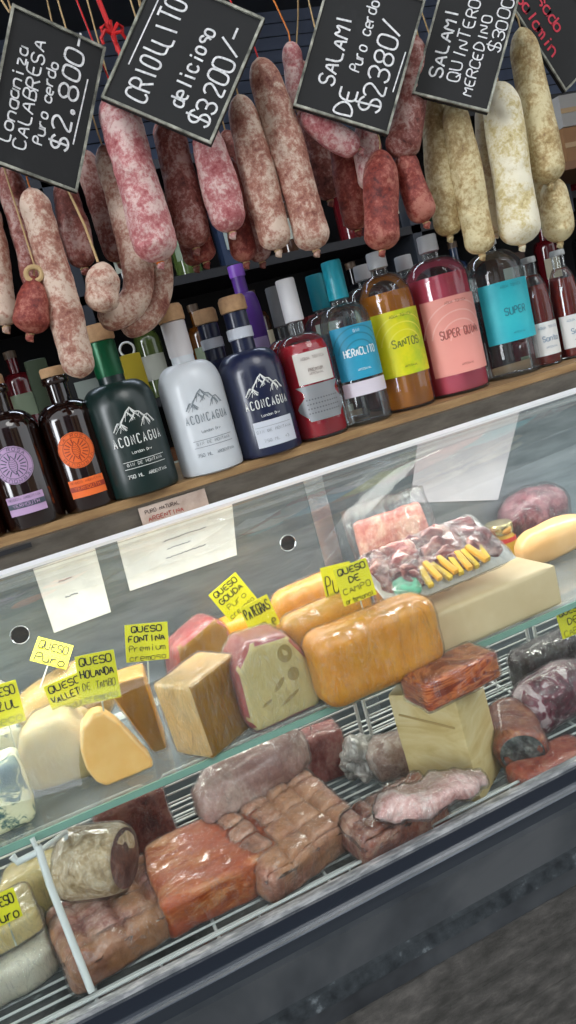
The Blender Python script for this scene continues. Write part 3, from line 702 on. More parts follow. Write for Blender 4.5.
def sausage(label, pxs, r_px, mat, Y, group=None, nub=True, strc=None, tap=(.85, 1.0), knot_c=None, end_p=5):
    sn[0] += 1; sd = sn[0]
    Ys = Y if isinstance(Y, (list, tuple)) else [Y] * len(pxs)
    P = [PY(x, y, yy)[0] for (x, y), yy in zip(pxs, Ys)]; t = PY(*pxs[0], Ys[0])[1]; r = r_px * t
    top = P[0]; T = thing('sausage', label, 'sausage', top, group=group)
    n = 64; pts = resample([p - top for p in P], n); 
    L = sum((b - a).length for a, b in zip(pts, pts[1:])); rad = []
    for i in range(n):
        s = i / (n - 1); e = min(1, s * L / (r * 1.3)); e2 = min(1, (1 - s) * L / (r * .85))
        f = math.sqrt(max(0, 1 - (1 - e) ** 2)) * math.sqrt(max(0, 1 - (1 - e2) ** 2)); f = max(f, .12)
        rad.append(r * f * (tap[0] + (tap[1] - tap[0]) * min(1, s * 2.2)) * (1 + .05 * math.sin(s * 9 + sd)))
    # denser ends
    mb = MB().tube(pts, rad, 30)
    for v in mb.v:
        d = noise.fractal(v * 38 + Vector((sd * 1.7, 0, 0)), 1, 2, 3); v += Vector((d * .7, d, d * .25)) * r * .10; d = noise.noise(v * 130 + Vector((0, sd * 2.1, 0))); v += Vector((d, d, 0)) * r * .045
    mb.build('casing', mat, T)
    # string up to the rail
    k = Vector((0, 0, 0)); up = Vector((0, rail_y - top.y, rod_z - top.z)); lean = pts[0] - pts[4]
    dirv = lean.normalized() if lean.length else Vector((0, 0, 1))
    if strc is not False:
        MB().tube([pts[0] - dirv * .002, pts[0] + dirv * .012, up * .5 + Vector((dirv.x * .02, 0, 0)), up], .0011, 6).build('string', strc or m_str, T)
    if nub:
        e = pts[-1]; dd = (pts[-1] - pts[-4]).normalized()
        bl = blob((.010, .012, .012), amp=.002, fs=200, ctr=True, nu=12, nv=8).build('tied_end', mat, T); bl.location = e + dd * .004
        MB().tube([e + dd * .001 + Vector((math.cos(a) * .0045, math.sin(a) * .0045, 0)) for a in [k * math.tau / 10 for k in range(11)]], .0011, 6).build('tie', knot_c or m_str, T)
    return T
red_s = plain('red string', '#c01418', .6)
or_s = plain('orange string', '#c8701e', .6)
FY = .945; MY = .985; RY = 1.03
# back row first
for (xy, r, lb) in [([(82, 150), (120, 262)], 13, 'dark sausage in the back row, behind the leaning calabresa sign'), ([(160, 120), (196, 266)], 12, 'dark sausage in the back row, between the rosy thick one and its neighbour'),
                    ([(225, 130), (262, 262)], 13, 'dark sausage in the back row, seen under the large middle sign gap'), ([(298, 60), (330, 200)], 13, 'dark reddish sausage behind the salami sign corner')]:
    sausage(lb, xy, r, m_red, 1.06, 'sausages in the shadowed back row')
sausage('mottled brown sausage at the left photo edge, hanging lowest there', [(-14, 200), (6, 326)], 14, m_mold, MY)
sausage('reddish brown sausage under the left sign, left of the long front one', [(6, 165), (40, 290)], 14, m_red, MY)
sausage('small red link with a knotted pale string loop', [(34, 276), (33, 300), (30, 334)], 17, m_raw, FY - .005, tap=(.5, 1.0))
MB_ = MB().tube([PY(34, 274, FY - .01)[0] + Vector((math.cos(a) * .009, 0, math.sin(a) * .008)) for a in [k * math.tau / 16 for k in range(17)]], .003, 8).build('string_loop', m_str)
tag(MB_, 'thick loop of pale string knotted above the small red link', 'string')
sausage('long pinkish front sausage hanging lower than all others, above the green bottle', [(30, 188), (52, 262), (82, 378)], 17, m_mold, FY, strc=or_s, nub=False)
sausage('thin brown sausage behind the long front one', [(62, 180), (84, 268)], 15, m_red, 1.0)
sausage('horseshoe sausage whose curved end hooks left beneath the small hanging stub', [(102, 145), (128, 220), (142, 285), (128, 312), (98, 318)], 16, m_mold, MY, nub=False)
sausage('second horseshoe sausage curling left, just beneath the thick rosy one', [(136, 180), (160, 262), (160, 300), (142, 322), (120, 326)], 14, m_mold, 1.01, nub=False)
sausage('short speckled stub sausage on a long diagonal string', [(103, 262), (102, 312)], 17, m_mold, FY, tap=(.85, 1), strc=False, nub=False)
a_, b_ = PY(68, 190, FY)[0], PY(98, 262, FY)[0]
tag(MB().tube([a_ - b_, (a_ - b_) * .5 + Vector((.002, 0, 0)), Vector((0, 0, 0))], .0016, 6).build('twisted_cord', m_str, loc=b_), 'pale twisted cord running diagonally to the short stub sausage', 'cord')
sausage('thick rosy salami with white bloom and bright red tie, left of centre', [(112, 90), (132, 160), (160, 262)], 22, m_redl, FY, strc=red_s, knot_c=or_s)
sausage('brown red salami right of the thick rosy one', [(166, 120), (196, 248)], 18, m_red, MY)
sausage('rose salami under the right corner of the criollito sign', [(203, 125), (232, 232)], 19, m_redl, FY + .01)
sausage('mottled pale salami left of the long centre one', [(238, 95), (278, 250)], 18, m_mold, FY + .012)
sausage('long cream and rust salami hanging in the centre gap', [(258, 58), (282, 130), (316, 250)], 19, m_mold, FY, strc=red_s)
for xy, r, lb in [([(196, 240), (206, 262)], 12, 'small dark red sausage end peeping out under the brown red salami'), ([(238, 226), (246, 262)], 13, 'fresh red sausage end under the rose salami'), ([(300, 250), (300, 256)], 8, 'tiny red tip beside the long centre salami')][:2]:
    sausage(lb, [(xy[0][0] - 14, xy[0][1] - 70), xy[1]], r, m_raw, 1.01, 'small red sausage tips')
sausage('thin pink sausage hanging by orange string behind the salami sign', [(290, 42), (300, 110)], 11, m_redl, .965, strc=or_s)
sausage('bent pink sausage end poking out beneath the salami sign', [(302, 112), (322, 130), (358, 150)], 13, m_redl, FY - .01, strc=False)
sausage('dark red sausage below the salami sign, leftmost of its cluster', [(338, 130), (358, 230)], 14, m_raw, 1.0)
sausage('pink red twisted link in the middle of the cluster', [(364, 120), (372, 190)], 14, m_redl, .97)
sausage('fat red link at the bottom of the cluster, above the amber drink', [(380, 150), (382, 250)], 18, m_raw, FY)
sausage('curved brown sausage hanging from behind the salami sign edge', [(410, 34), (414, 90), (400, 158)], 17, m_red, FY, tap=(.8, 1))
sausage('red link below the curved brown sausage', [(402, 150), (410, 180), (426, 222)], 14, m_raw, FY + .005)
sausage('short red link crossing behind, right of the curved brown sausage', [(428, 120), (440, 150)], 12, m_raw, .99)
sausage('greenish tan sausage, leftmost of the pale ones', [(432, 95), (450, 236)], 16, m_pale, MY)
sausage('pale tan sausage second among the pale ones, ending lower', [(452, 100), (482, 254)], 16, m_pale, FY + .01)
sausage('slim pinkish beige sausage between two pale ones', [(484, 100), (496, 232)], 12, sausage_mat('beige skin', '#8d5b52', '#b09478', '#d2c4a4', .05), 1.0)
sausage('thick white cured sausage, brightest of the pale ones', [(498, 82), (508, 150), (522, 245)], 20, m_white, FY)
sausage('long cream sausage under the red lettered sign', [(520, 28), (534, 100), (550, 184)], 17, m_pale, FY + .01, tap=(.7, 1))
sausage('short pale link at the bottom of the long cream sausage', [(552, 178), (560, 242)], 15, m_pale, FY + .03, strc=False)
sausage('pale sausage nearly hidden behind the thick white one', [(536, 120), (548, 228)], 12, m_pale, 1.04)

# red tied bow between signs
rb_ = PY(112, 34, .93)[0]; T = thing('red_bow', 'bright red plastic bow tied to the string between the two left signs', 'bow', rb_)
MB().tube([Vector((-.012, .03, rod_z - rb_.z)), Vector((-.006, 0, .05)), Vector((0, 0, 0))], .003, 8).build('ribbon_strand', red_s, T)
rg = random.Random(4)
for k in range(6):
    a = rg.uniform(0, math.tau); d = Vector((math.cos(a), 0, math.sin(a))) * rg.uniform(.012, .02)
    MB().tube([Vector((0, 0, 0)), d * .6 + Vector((0, -.006, .004)), d, d * .9 + Vector((0, .002, -.006))], .0022, 6).build('loop', red_s, T)
MB().tube([Vector((0, 0, 0)), Vector((.004, 0, -.03)), Vector((.003, 0, -.07))], .0028, 6).build('tail', red_s, T)

# ------------------------------------------------------------------ slate signs
m_slate = mott('black slate', [(.35, '#07090b'), (.6, '#0c0e10'), (.8, '#202325')], 14, .75, .1, 7)
m_chalk = mott('chalk', [(.35, '#b9babc'), (.6, '#e2e3e4')], 300, .9, .1)
m_chalkr = mott('red chalk', [(.3, '#b02a3a'), (.7, '#d84a5c')], 300, .9, .1)
m_frame = mott('worn grey frame', [(.35, '#4d4e46'), (.55, '#8d8e82'), (.7, '#b9b9ac')], 60, .7, .3, 6)
def sign(label, O, A, B, lenU, Y, lines, chalk=m_chalk, deepen=0.0, frame=True):
    """O = picture corner, A = towards the text's right, B = towards the text's bottom"""
    p0 = PY(*O, Y)[0]; camp = Vector((0, 0, CZ))
    rA, rB = ray(*A), ray(*B); q0 = p0 - camp
    pA = rA * (PY(*A, Y + deepen)[1])
    U = pA - q0
    # depth of B so that the sign is a true rectangle
    s = q0.dot(U) / rB.dot(U); pB = rB * s; V = pB - q0
    Lu, Lv = U.length, V.length; U.normalize(); V.normalize(); N = U.cross(V); 
    if N.y > 0: N = -N
    T = thing('slate_sign', label, 'sign', p0)
    mp = lambda u, v, off=0: U * u + V * v + N * off
    mb = MB(); th = .006
    c = [mp(0, 0), mp(Lu, 0), mp(Lu, Lv), mp(0, Lv)]; b = [x - N * th for x in c]
    mb.add(c + b, [(0, 1, 2, 3), (7, 6, 5, 4), (0, 4, 5, 1), (1, 5, 6, 2), (2, 6, 7, 3), (3, 7, 4, 0)]).build('board', m_slate, T, False)
    mb = MB(); fw = .003
    for (u0, v0, u1, v1) in ((0, 0, Lu, fw), (0, Lv - fw, Lu, Lv), (0, fw, fw, Lv - fw), (Lu - fw, fw, Lu, Lv - fw)):
        c = [mp(u0, v0), mp(u1, v0), mp(u1, v1), mp(u0, v1)]; d = [x + N * .0025 for x in c]
        mb.add(c + d, [(4, 5, 6, 7), (0, 1, 5, 4), (1, 2, 6, 5), (2, 3, 7, 6), (3, 0, 4, 7)])
    mb.build('frame', m_frame, T, False)
    mp2 = lambda u, v, off=0: U * u + V * (-v) + N * off
    mb = MB()
    for (txt, u, v, h, wf, sd) in lines:
        # u, v as fractions of the board, h in metres
        if txt == '_': mb.ribbon([[(u * Lu, -v * Lv), ((u + wf) * Lu, -v * Lv - .002)]], .0016, mp2, .0006); continue
        mb.ribbon(write(txt, u * Lu, -v * Lv, h, wf, 1.25, .07, sm=2, seed=sd), .0026 if h > .016 else .0019, mp2, .0006)
    mb.build('chalk_lettering', chalk, T, False)
    # cord from the board up to the rail
    tp = min([p0 + mp(a, b2) for a, b2 in ((0, 0), (Lu, 0), (Lu, Lv), (0, Lv))], key=lambda p: -p.z) - p0
    MB().tube([tp - U * .004, tp + Vector((0, (rail_y - (p0 + tp).y) * .5, .01)), Vector((tp.x, rail_y - p0.y, max(rod_z - p0.z, tp.z + .02)))], .0012, 6).build('cord', m_str, T)
    return T, Lu, Lv
s1 = sign('slate price sign lettered CALABRESA $2.800, at the upper left corner', (-18, 158), (12, 4), (77, 193), 0, .925,
     [('Longaniza', .16, .235, .0125, .86, 1), ('CALABRESA', .14, .40, .0145, .86, 2), ('Puro cerdo', .22, .55, .0105, .80, 3), ('$2.800-', .24, .80, .020, .86, 4), ('_', .30, .86, 0, .45, 0)])
s2 = sign('slate price sign lettered CRIOLLITO delicioso $3200', (101, 98), (156, -28), (211, 145), 0, .915,
     [('CRIOLLITO', .08, .36, .026, .50, 11), ('delicioso', .16, .66, .018, .56, 12), ('$3200/-', .10, .92, .024, .66, 13), ('_', .30, .10, 0, .6, 0)])
s3 = sign('slate price sign lettered SALAMI DE Puro cerdo $2380', (293, 106), (331, -30), (388, 135), 0, .92,
     [('SALAMI', .22, .34, .020, .68, 21), ('DE', .04, .58, .022, .8, 22), ('Puro cerdo', .36, .555, .014, .60, 23), ('$2380/', .12, .86, .026, .70, 24), ('_', .30, .93, 0, .3, 0)])
s4 = sign('slate price sign lettered SALAMI QUINTERO MERCEDINO $3000', (412, 94), (450, -45), (488, 113), 0, .925,
     [('SALAMI', .16, .30, .017, .84, 31), ('QUINTERO', .16, .53, .016, .80, 32), ('MERCEDINO', .08, .74, .0135, .82, 33), ('$3000', .42, .94, .016, .86, 34)])
def sign5():
    # hangs turned the other way; words run down to the right
    O = PY(494, -20, .99)[0]; U = (PY(565, 92, .99)[0] - O); Lu = U.length; U.normalize()
    V = Vector((U.z, 0, -U.x)).normalized();  V = V if V.z > -9 else -V
    V = -V if V.x < 0 else V
    N = Vector((0, -1, 0)); Lv = .11
    T = thing('slate_sign', 'slate sign with two red chalk words at the upper right corner', 'sign', O)
    mp = lambda u, v, off=0: U * u + V * v + N * off
    c = [mp(0, 0), mp(Lu, 0), mp(Lu, Lv), mp(0, Lv)]; b = [x - N * .006 for x in c]
    MB().add(c + b, [(0, 1, 2, 3), (7, 6, 5, 4), (0, 4, 5, 1), (1, 5, 6, 2), (2, 6, 7, 3), (3, 7, 4, 0)]).build('board', m_slate, T, False)
    mb = MB(); fw = .003
    for (u0, v0, u1, v1) in ((0, 0, Lu, fw), (0, Lv - fw, Lu, Lv), (0, fw, fw, Lv - fw), (Lu - fw, fw, Lu, Lv - fw)):
        c = [mp(u0, v0), mp(u1, v0), mp(u1, v1), mp(u0, v1)]; d = [x + N * .0025 for x in c]
        mb.add(c + d, [(4, 5, 6, 7), (0, 1, 5, 4), (1, 2, 6, 5), (2, 3, 7, 6), (3, 0, 4, 7)])
    mb.build('frame', m_frame, T, False)
    mb = MB()
    mb.ribbon(write('Salamin', .04, .014, .018, .72, 1.2, .06, seed=5), .003, mp, .0006)
    mb.ribbon(write('asado', .05, .044, .018, .72, 1.2, .06, seed=6), .003, mp, .0006); mb.build('red_lettering', m_chalkr, T, False)
    tp = mp(0, 0)
    MB().tube([tp, tp + Vector((0, .004, .03)), Vector((0, rail_y - O.y, max(rod_z - O.z, .04)))], .0012, 6).build('cord', m_str, T)
sign5()

# ================================================================== CHEESES on the glass shelf
m_yc = mott('yellow cheese', [(.3, '#eaa83a'), (.7, '#f5bf58')], 30, .42, .12, sss=.15, coat=.15)
m_oc = mott('orange cheese', [(.3, '#ee9c22'), (.7, '#f9b23c')], 26, .38, .12, sss=.15, coat=.25)
m_pc = mott('pale cheese', [(.3, '#dec681'), (.7, '#efdca2')], 26, .45, .15, sss=.15, coat=.2)
m_gc = mott('golden cut cheese', [(.3, '#a06e16'), (.7, '#bd8a2c')], 22, .42, .12, sss=.1, coat=.15)
m_pat = mott('holed cheese', [(.3, '#dcc785'), (.7, '#ead79b')], 24, .42, .2, sss=.15, coat=.2)
m_slice = mott('apricot cheese', [(.3, '#f0b766'), (.7, '#f7c67c')], 40, .5, .12, sss=.2)
m_orind = mott('orange rind', [(.3, '#eebc70'), (.7, '#f6d49c')], 20, .35, .15, coat=.3)
m_rrind = mott('red rind', [(.3, '#a83238'), (.7, '#c87a70')], 24, .3, .15, coat=.4)
m_wc = mott('white cheese', [(.3, '#e2dac4'), (.7, '#f4efe0')], 22, .5, .2, sss=.15, coat=.2)
m_bar = mott('cream bar cheese', [(.3, '#cbb288'), (.7, '#dcc69f')], 14, .5, .1, coat=.1)
def blue_mat():
    m, n, l, b = base('blue veined cheese'); co = coords(n, l)
    a = ntex(n, l, co, 60, 5, .7, 1.5); c = ntex(n, l, co, 26, 2)
    mx = n.new('ShaderNodeMath'); mx.operation = 'MULTIPLY'; l.new(a, mx.inputs[0]); l.new(c, mx.inputs[1])
    l.new(ramp(n, l, mx.outputs[0], [(.19, '#3f5f60'), (.23, '#8c9a84'), (.255, '#dcd8b4'), (.5, '#ebe5c4')]), b.inputs['Base Color'])
    b.inputs['Roughness'].default_value = .5; bump(n, l, b, a, .5); return m
m_blue = blue_mat()
def place(px, py, z, yaw=0):
    p, t = PZ(px, py, z); return Vector((p.x, p.y, CZ + z)), t
def item(name, label, cat, px, py, z, body, yaw=0, wrap=False, back=0.0, group=None, bname='body', tilt=(0, 0), wamt=.0022):
    """px,py = the picture point of the front foot; back shifts the centre behind it"""
    p, t = place(px, py, z); p.y += back
    p.z += abs(math.sin(R(tilt[0]))) * .045
    T = thing(name, label, cat, p, (R(tilt[0]), R(tilt[1]), R(yaw)), group)
    o = body(T)
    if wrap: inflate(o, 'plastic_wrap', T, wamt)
    return T
def B(mats, name='cheese_body', **k):
    def f(T):
        return rbox(**k).build(name, mats, T, True, angle=70)
    return f
def S(mats, name='cheese_body', **k):
    def f(T):
        return slab(name=name, parent=T, mats=mats, **k)
    return f
def half(wd, h, n=12, flat=.0):
    return [(wd / 2 * math.cos(math.pi * i / n), h * math.sin(math.pi * i / n) ** .8) for i in range(n + 1)]
# left blue cheeses
item('cheese_block', 'blue veined cheese block at the front left corner of the glass shelf', 'cheese', -8, 842, GS, B(m_blue, d=(.105, .065, .078), r=.010, n=14, amp=.002), 0, False, .035)
item('cheese_block', 'blue veined cheese piece behind the front blue block', 'cheese', 4, 785, GS, B(m_blue, d=(.09, .06, .07), r=.012, n=12, amp=.002), 4, True, .03)
item('cheese_wedge', 'white and blue wedge standing tallest at the left photo edge', 'cheese', 2, 748, GS, S([m_blue, m_wc], outline=[(-.05, 0), (.045, 0), (.035, .085), (.01, .108), (-.05, .09)], depth=.05, bev=.012, amp=.002), 0, True, .03)
# rounded yellow cheese
item('cheese_round', 'rounded yellow cheese with a tag on its face, behind the pale wedge', 'cheese', 84, 730, GS + .016, lambda T: blob((.125, .07, .095), .55, .7, amp=.002, seed=2).build('cheese_body', mott('soft yellow rind', [(.3, '#dcb463'), (.7, '#ecc880')], 24, .4, .1, coat=.3), T), 0, True, .0, tilt=(0, -13))
item('cheese_wedge', 'pale ivory wrapped wedge at the shelf front beside the blue cheese', 'cheese', 74, 784, GS, S([m_pc, m_pc], outline=[(-.045, 0), (.045, 0), (.052, .05), (.02, .092), (-.035, .085), (-.055, .045)], depth=.07, bev=.014, amp=.002), -14, True, .035)
item('cheese_slice', 'smooth apricot half round cheese slice at the shelf front', 'cheese', 127, 781, GS, S([m_slice, m_orind], outline=[(-.024, .0), (.036, .0), (.037, .012), (.012, .072), (-.002, .092), (-.014, .094), (-.030, .082), (-.040, .055), (-.040, .03), (-.034, .010)], depth=.03, bev=.005, amp=.0006), 0, False, .02)
item('cheese_wedge', 'narrow upright amber wedge beneath the FONTINA card', 'cheese', 156, 756, GS, S([m_gc, m_yc], outline=[(.002, 0), (.020, 0), (.020, .105), (-.030, .108)], depth=.05, bev=.004, amp=.001), -8, True, .035)
item('cheese_wedge', 'red rinded cheese standing behind the large golden wedge', 'cheese', 212, 692, GS, S([m_gc, m_rrind], outline=[(-.055, 0), (.05, 0), (.05, .085), (.03, .108), (-.04, .085)], depth=.06, bev=.012, amp=.001), 10, True, .03)
item('cheese_wedge', 'large golden cut wedge with pale wrapped rind in the middle of the shelf', 'cheese', 225, 752, GS, S([m_gc, m_orind], outline=[(-.042, .0), (.040, .0), (.040, .104), (-.046, .100)], depth=.066, bev=.006, amp=.001), 32, True, .042)
item('cheese_block', 'small yellow cheese end behind the PATEGRAS card', 'cheese', 247, 668, GS, B(m_oc, d=(.07, .05, .082), r=.02, n=12, amp=.001), 10, False, .025)
def patbody(T):
    o = S([m_pat, m_rrind], outline=[(-.048, 0), (.045, 0), (.055, .02), (.046, .07), (.024, .112), (-.03, .118), (-.055, .09), (-.058, .02)], depth=.07, bev=.014, amp=.001)(T)
    hm = plain('hole shade', '#b39a58', .6)
    for (x, z, a, b, r_) in ((-.004, .052, .011, .0035, 40), (-.026, .035, .008, .002, 20), (.006, .030, .015, .0025, 22), (.018, .058, .008, .009, 0), (.014, .088, .010, .012, 0), (-.03, .075, .004, .003, 0)):
        vs = [(x + a * math.cos(q) * math.cos(R(r_)) - b * math.sin(q) * math.sin(R(r_)), -.0356, z + a * math.cos(q) * math.sin(R(r_)) + b * math.sin(q) * math.cos(R(r_))) for q in [k * math.tau / 20 for k in range(20)]]
        m_ = (sum(v[0] for v in vs) / 20, -.0350, sum(v[2] for v in vs) / 20)
        MB().add(vs + [m_], [(k, (k + 1) % 20, 20) for k in range(20)]).build('hole', hm, o)
    return o
item('cheese_block', 'pale yellow cheese with holes and a red rind at the shelf front', 'cheese', 292, 722, GS, patbody, 4, True, .04)
item('cheese_block', 'orange cheese back block under the queso de campo card', 'cheese', 332, 664, GS, B(m_oc, d=(.115, .05, .125), r=.03, n=14, amp=.001), 6, True, .035)
item('cheese_block', 'orange wrapped cheese just behind the largest orange cheese', 'cheese', 352, 682, GS, B(m_yc, d=(.14, .04, .115), r=.028, n=14, amp=.001), 6, True, .03)
item('cheese_block', 'largest orange wrapped cheese block at the shelf front', 'cheese', 397, 692, GS, B(m_oc, d=(.184, .065, .102), r=.024, n=16, amp=.0015), 2, True, .038)
item('cheese_bar', 'long cream coloured rectangular cheese bar at the right end of the shelf', 'cheese', 506, 630, GS, B(m_bar, d=(.210, .10, .062), r=.004, n=10), 1, False, .052)
item('cheese_block', 'small orange cheese peeping out below the packed meat tray', 'cheese', 434, 640, GS, B(m_oc, d=(.05, .05, .084), r=.015, n=10, amp=.001), 0, True, .10)

# ------------------------------------------------------------------ packed meats at shelf level
def meat_mat(name, a, b, c, scale=26, sc=(1, 1, 1), dist=.5, coat=.6, rough=.38, tint=None):
    if name in MC: return MC[name]
    m, n, l, bs = base(name); co = coords(n, l, sc)
    t = ntex(n, l, co, scale, 7, .68, dist); f = ntex(n, l, co, scale * 7, 4, .7, .3)
    ad = n.new('ShaderNodeMath'); ad.operation = 'MULTIPLY_ADD'; ad.inputs[1].default_value = .35; l.new(f, ad.inputs[0]); l.new(t, ad.inputs[2])
    sb = n.new('ShaderNodeMath'); sb.operation = 'SUBTRACT'; sb.inputs[1].default_value = .175; l.new(ad.outputs[0], sb.inputs[0])
    c1 = ramp(n, l, sb.outputs[0], [(.36, a), (.5, b), (.63, c)])
    if tint:
        g = ntex(n, l, co, scale * .45, 3, .5, .4); c1 = mixc(n, l, ramp(n, l, g, [(.42, (0, 0, 0, 1)), (.6, (.75, .75, .75, 1))]), c1, tint)
    l.new(c1, bs.inputs['Base Color']); bs.inputs['Roughness'].default_value = rough; bs.inputs['Coat Weight'].default_value = coat; bs.inputs['Coat Roughness'].default_value = .1
    bump(n, l, bs, sb.outputs[0], .7, .004); MC[name] = m; return m
m_char = meat_mat('sliced charcuterie', '#431417', '#742c2c', '#cc9484', 55)
m_tray = plain('white foam tray', '#d8d6d2', .5)
p, t = PY(434, 567, .935); T = thing('meat_tray', 'wrapped foam tray of sliced cold cuts with yellow cheese sticks', 'meat tray', p, (R(27), R(-2), R(-2)))
tr = rbox((.195, .108, .016), .007, 10, deform=lambda p, u: Vector((p.x * (1 + .08 * u.z), p.y * (1 + .1 * u.z), p.z))).build('foam_tray', m_tray, T)
rg = random.Random(8)
for k in range(18):                                               # folded slices in rows
    rr, cc = divmod(k, 6); x = -.070 + cc * .0275 + rg.uniform(-.004, .004); y = .030 - rr * .024
    o = blob((.056, .044, .010), .8, .8, 28, 16, amp=.007, fs=48, seed=k).build('meat_slice', [m_char, meat_mat('rosy ham slice', '#7a3436', '#a65c58', '#e0baa8', 40), meat_mat('dark ham slice', '#4a181e', '#6e2e34', '#b07a78', 44)][(k * 7) % 3] if rr < 2 else m_char, T)
    o.location = (x, y, .014 + (k % 2) * .003); o.rotation_euler = (R(14), R(rg.uniform(-14, 14)), R(rg.uniform(-50, 50)))
for k in range(9):
    x = -.036 + k * .0122; o = rbox((.009, .040, .009), .002, 3).build('cheese_stick', m_yc if k % 2 else plain('bright cheese', '#ecc84e', .45), T); o.location = (x, -.032 + rg.uniform(-.004, .004), .020 + (k % 2) * .004); o.rotation_euler = (0, 0, R(rg.uniform(-14, 14)))
o = blob((.040, .045, .012), 1, .8, 20, 12, amp=.004, fs=60).build('green_garnish', plain('minty green', '#5fae8c', .5), T); o.location = (-.068, -.036, .016)
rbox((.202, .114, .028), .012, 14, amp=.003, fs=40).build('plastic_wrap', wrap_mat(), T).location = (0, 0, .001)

p, t = PZ(408, 552, -.40); p = PY(404, 560, 1.06)[0]
T = thing('vacuum_pack', 'clear upright plastic pack with ham behind the meat tray', 'package', (p.x, 1.06, CZ + GS), (R(-8), 0, 0))
rbox((.13, .02, .165), .009, 12, amp=.004).build('ham', meat_mat('pink ham', '#b8605a', '#d08a7c', '#e6bda8', 24), T)
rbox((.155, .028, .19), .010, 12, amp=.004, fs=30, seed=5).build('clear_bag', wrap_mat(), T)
# jar
T = item('glass_jar', 'small glass jar with gold lid and red yellow label', 'jar', 513, 563, GS, lambda T: MB().lathe([(.021, 0), (.024, .003), (.025, .010), (.025, .046), (.021, .053), (.021, .056)], 32).build('jar_body', mott('mustard content', [(.3, '#a8862c'), (.7, '#c9a544')], 60, .15, 0, coat=.8), T), 0, False, .02)
MB().lathe([(.0235, .055), (.0245, .057), (.0245, .070), (.0225, .073)], 32).build('lid', plain('gold lid', '#c9b98a', .22, .9), T)
lb = MB().patch(-.03, .03, .014, .046, cylmap(.025), .0006).build('paper_label', plain('yellow jar label', '#c8a032', .6), T)
MB().patch(-.03, .03, .040, .048, cylmap(.025), .001).build('red_band', plain('red band', '#b8322c', .6), lb)
item('wrapped_sausage', 'thick purple salami piece in shiny plastic at the right photo edge, highest on the shelf', 'sausage', 588, 548, GS, lambda T: blob((.15, .085, .10), .75, .9, amp=.004, seed=4).build('casing', meat_mat('purple salami', '#4f2430', '#7c3c4a', '#a8727a', 34), T), 8, True, .13, wamt=.004)
item('cheese_roll', 'peach coloured smooth cheese roll before the purple salami', 'cheese', 572, 560, GS, lambda T: blob((.16, .062, .066), .8, .95, amp=.002, seed=6).build('cheese_body', mott('peach roll', [(.3, '#e0a868'), (.7, '#edbd82')], 14, .4, .1, coat=.3), T), 6, False, .04)
item('meat_chunk', 'pink ham slab lying behind the cream cheese bar', 'meat', 520, 600, GS, B(meat_mat('pink slab', '#a84a56', '#c47078', '#dca8a4', 20), name='meat_body', d=(.12, .06, .075), r=.014, n=10, amp=.002), 4, True, .17)

# ------------------------------------------------------------------ price cards
m_card = mott('yellow card', [(.3, '#dcd51a'), (.7, '#ece62e')], 8, .45, .02)
m_pen = plain('marker ink', '#1f2418', .6)
def card(label, px, py, Y, wd, h, lines, ry=0, rx=-8, rz=0, stick=.06, m=m_card, shift=0):
    p, t = PY(px, py, Y)
    T = thing('price_card', label, 'price card', p, (R(rx), R(ry), R(rz)))
    rbox((wd, .0012, h), .0005, 4).build('card', m, T, False).location = (0, 0, -h / 2)
    MB().tube([(0, .0014, -h / 2), (0, .002, -h / 2 - stick)], .0011, 8).build('stick', plain('clear stick', '#b8bcae', .3), T)
    mp = flatmap(Vector((0, -.0012, 0)), Vector((1, 0, 0)), Vector((0, 0, 1)), Vector((0, -1, 0))); mb = MB()
    n = len(lines)
    for i, s in enumerate(lines):
        hh = h * .62 / n if len(s) < 9 else h * .5 / n; big = i < 2
        L = wd * .86; kx = L / (len(s) * 5.2); wf = min(.95, kx / (hh / 6 * 1.3))
        mb.ribbon(write(s, 0, h / 2 - h * (i + .88) / n, hh, wf, 1.2, .05, center=True, sm=1, seed=i + len(s)), .0015 if big else .0008, mp, .0002)
    mb.build('handwriting', m_pen, T, False)
    return T
card('yellow card lettered QUESO FONTINA on the narrow amber wedge', 147, 642, .925, .054, .048, ['QUESO', 'FONTINA', 'Premium', 'cremoso'], 14, -6, -6, .03)
card('yellow card lettered QUESO HOLANDA DE TAMBO above the apricot slice', 98, 677, .905, .047, .060, ['QUESO', 'HOLANDA', 'DE TAMBO', 'cremoso'], 8, -6, -6, .03)
card('yellow card lettered QUESO VALLETE on the rounded yellow cheese', 68, 694, .97, .050, .042, ['QUESO', 'VALLETE', 'semiduro'], -4, -12, -4, .012)
card('small tilted yellow card standing above the rounded yellow cheese', 52, 653, 1.05, .050, .040, ['QUESO', 'Puro'], 34, -52, -10, .035)
card('yellow diamond tilted card lettered QUESO GOUDA', 233, 597, 1.03, .052, .052, ['QUESO', 'GOUDA', 'Puro', 'cremoso'], -22, -8, 0, .05)
card('yellow card lettered PATEGRAS overlapping the gouda card', 260, 616, .96, .044, .046, ['PATEGRAS', 'suave'], -8, -8, 0, .04)
card('yellow card lettered QUESO DE CAMPO with a black border', 355, 582, .885, .050, .052, ['QUESO', 'DE', 'CAMPO', 'artesanal'], 0, -8, 0, .04)
card('yellow card mostly covered by the queso de campo card in front', 338, 580, .93, .046, .044, ['Puro'], 6, -8, 0, .04)
card('yellow card among the wrapped meats at the right photo edge', 572, 619, .90, .052, .048, ['QUESO', 'DE', 'CABRA'], 0, -8, 0, .09)
card('yellow card on the blue cheese at the left photo edge', 4, 705, .99, .042, .055, ['QUESO', 'AZUL', 'seco'], 4, -8, 0, .03)
card('yellow card on the white cheeses at the lower left photo edge', 3, 908, .86, .034, .036, ['QUESO', 'Puro'], 0, -8, 0, .03)
card('small yellow card corner on the purple salami', 578, 530, 1.02, .03, .03, ['Puro'], -10, -8, 0, .02)

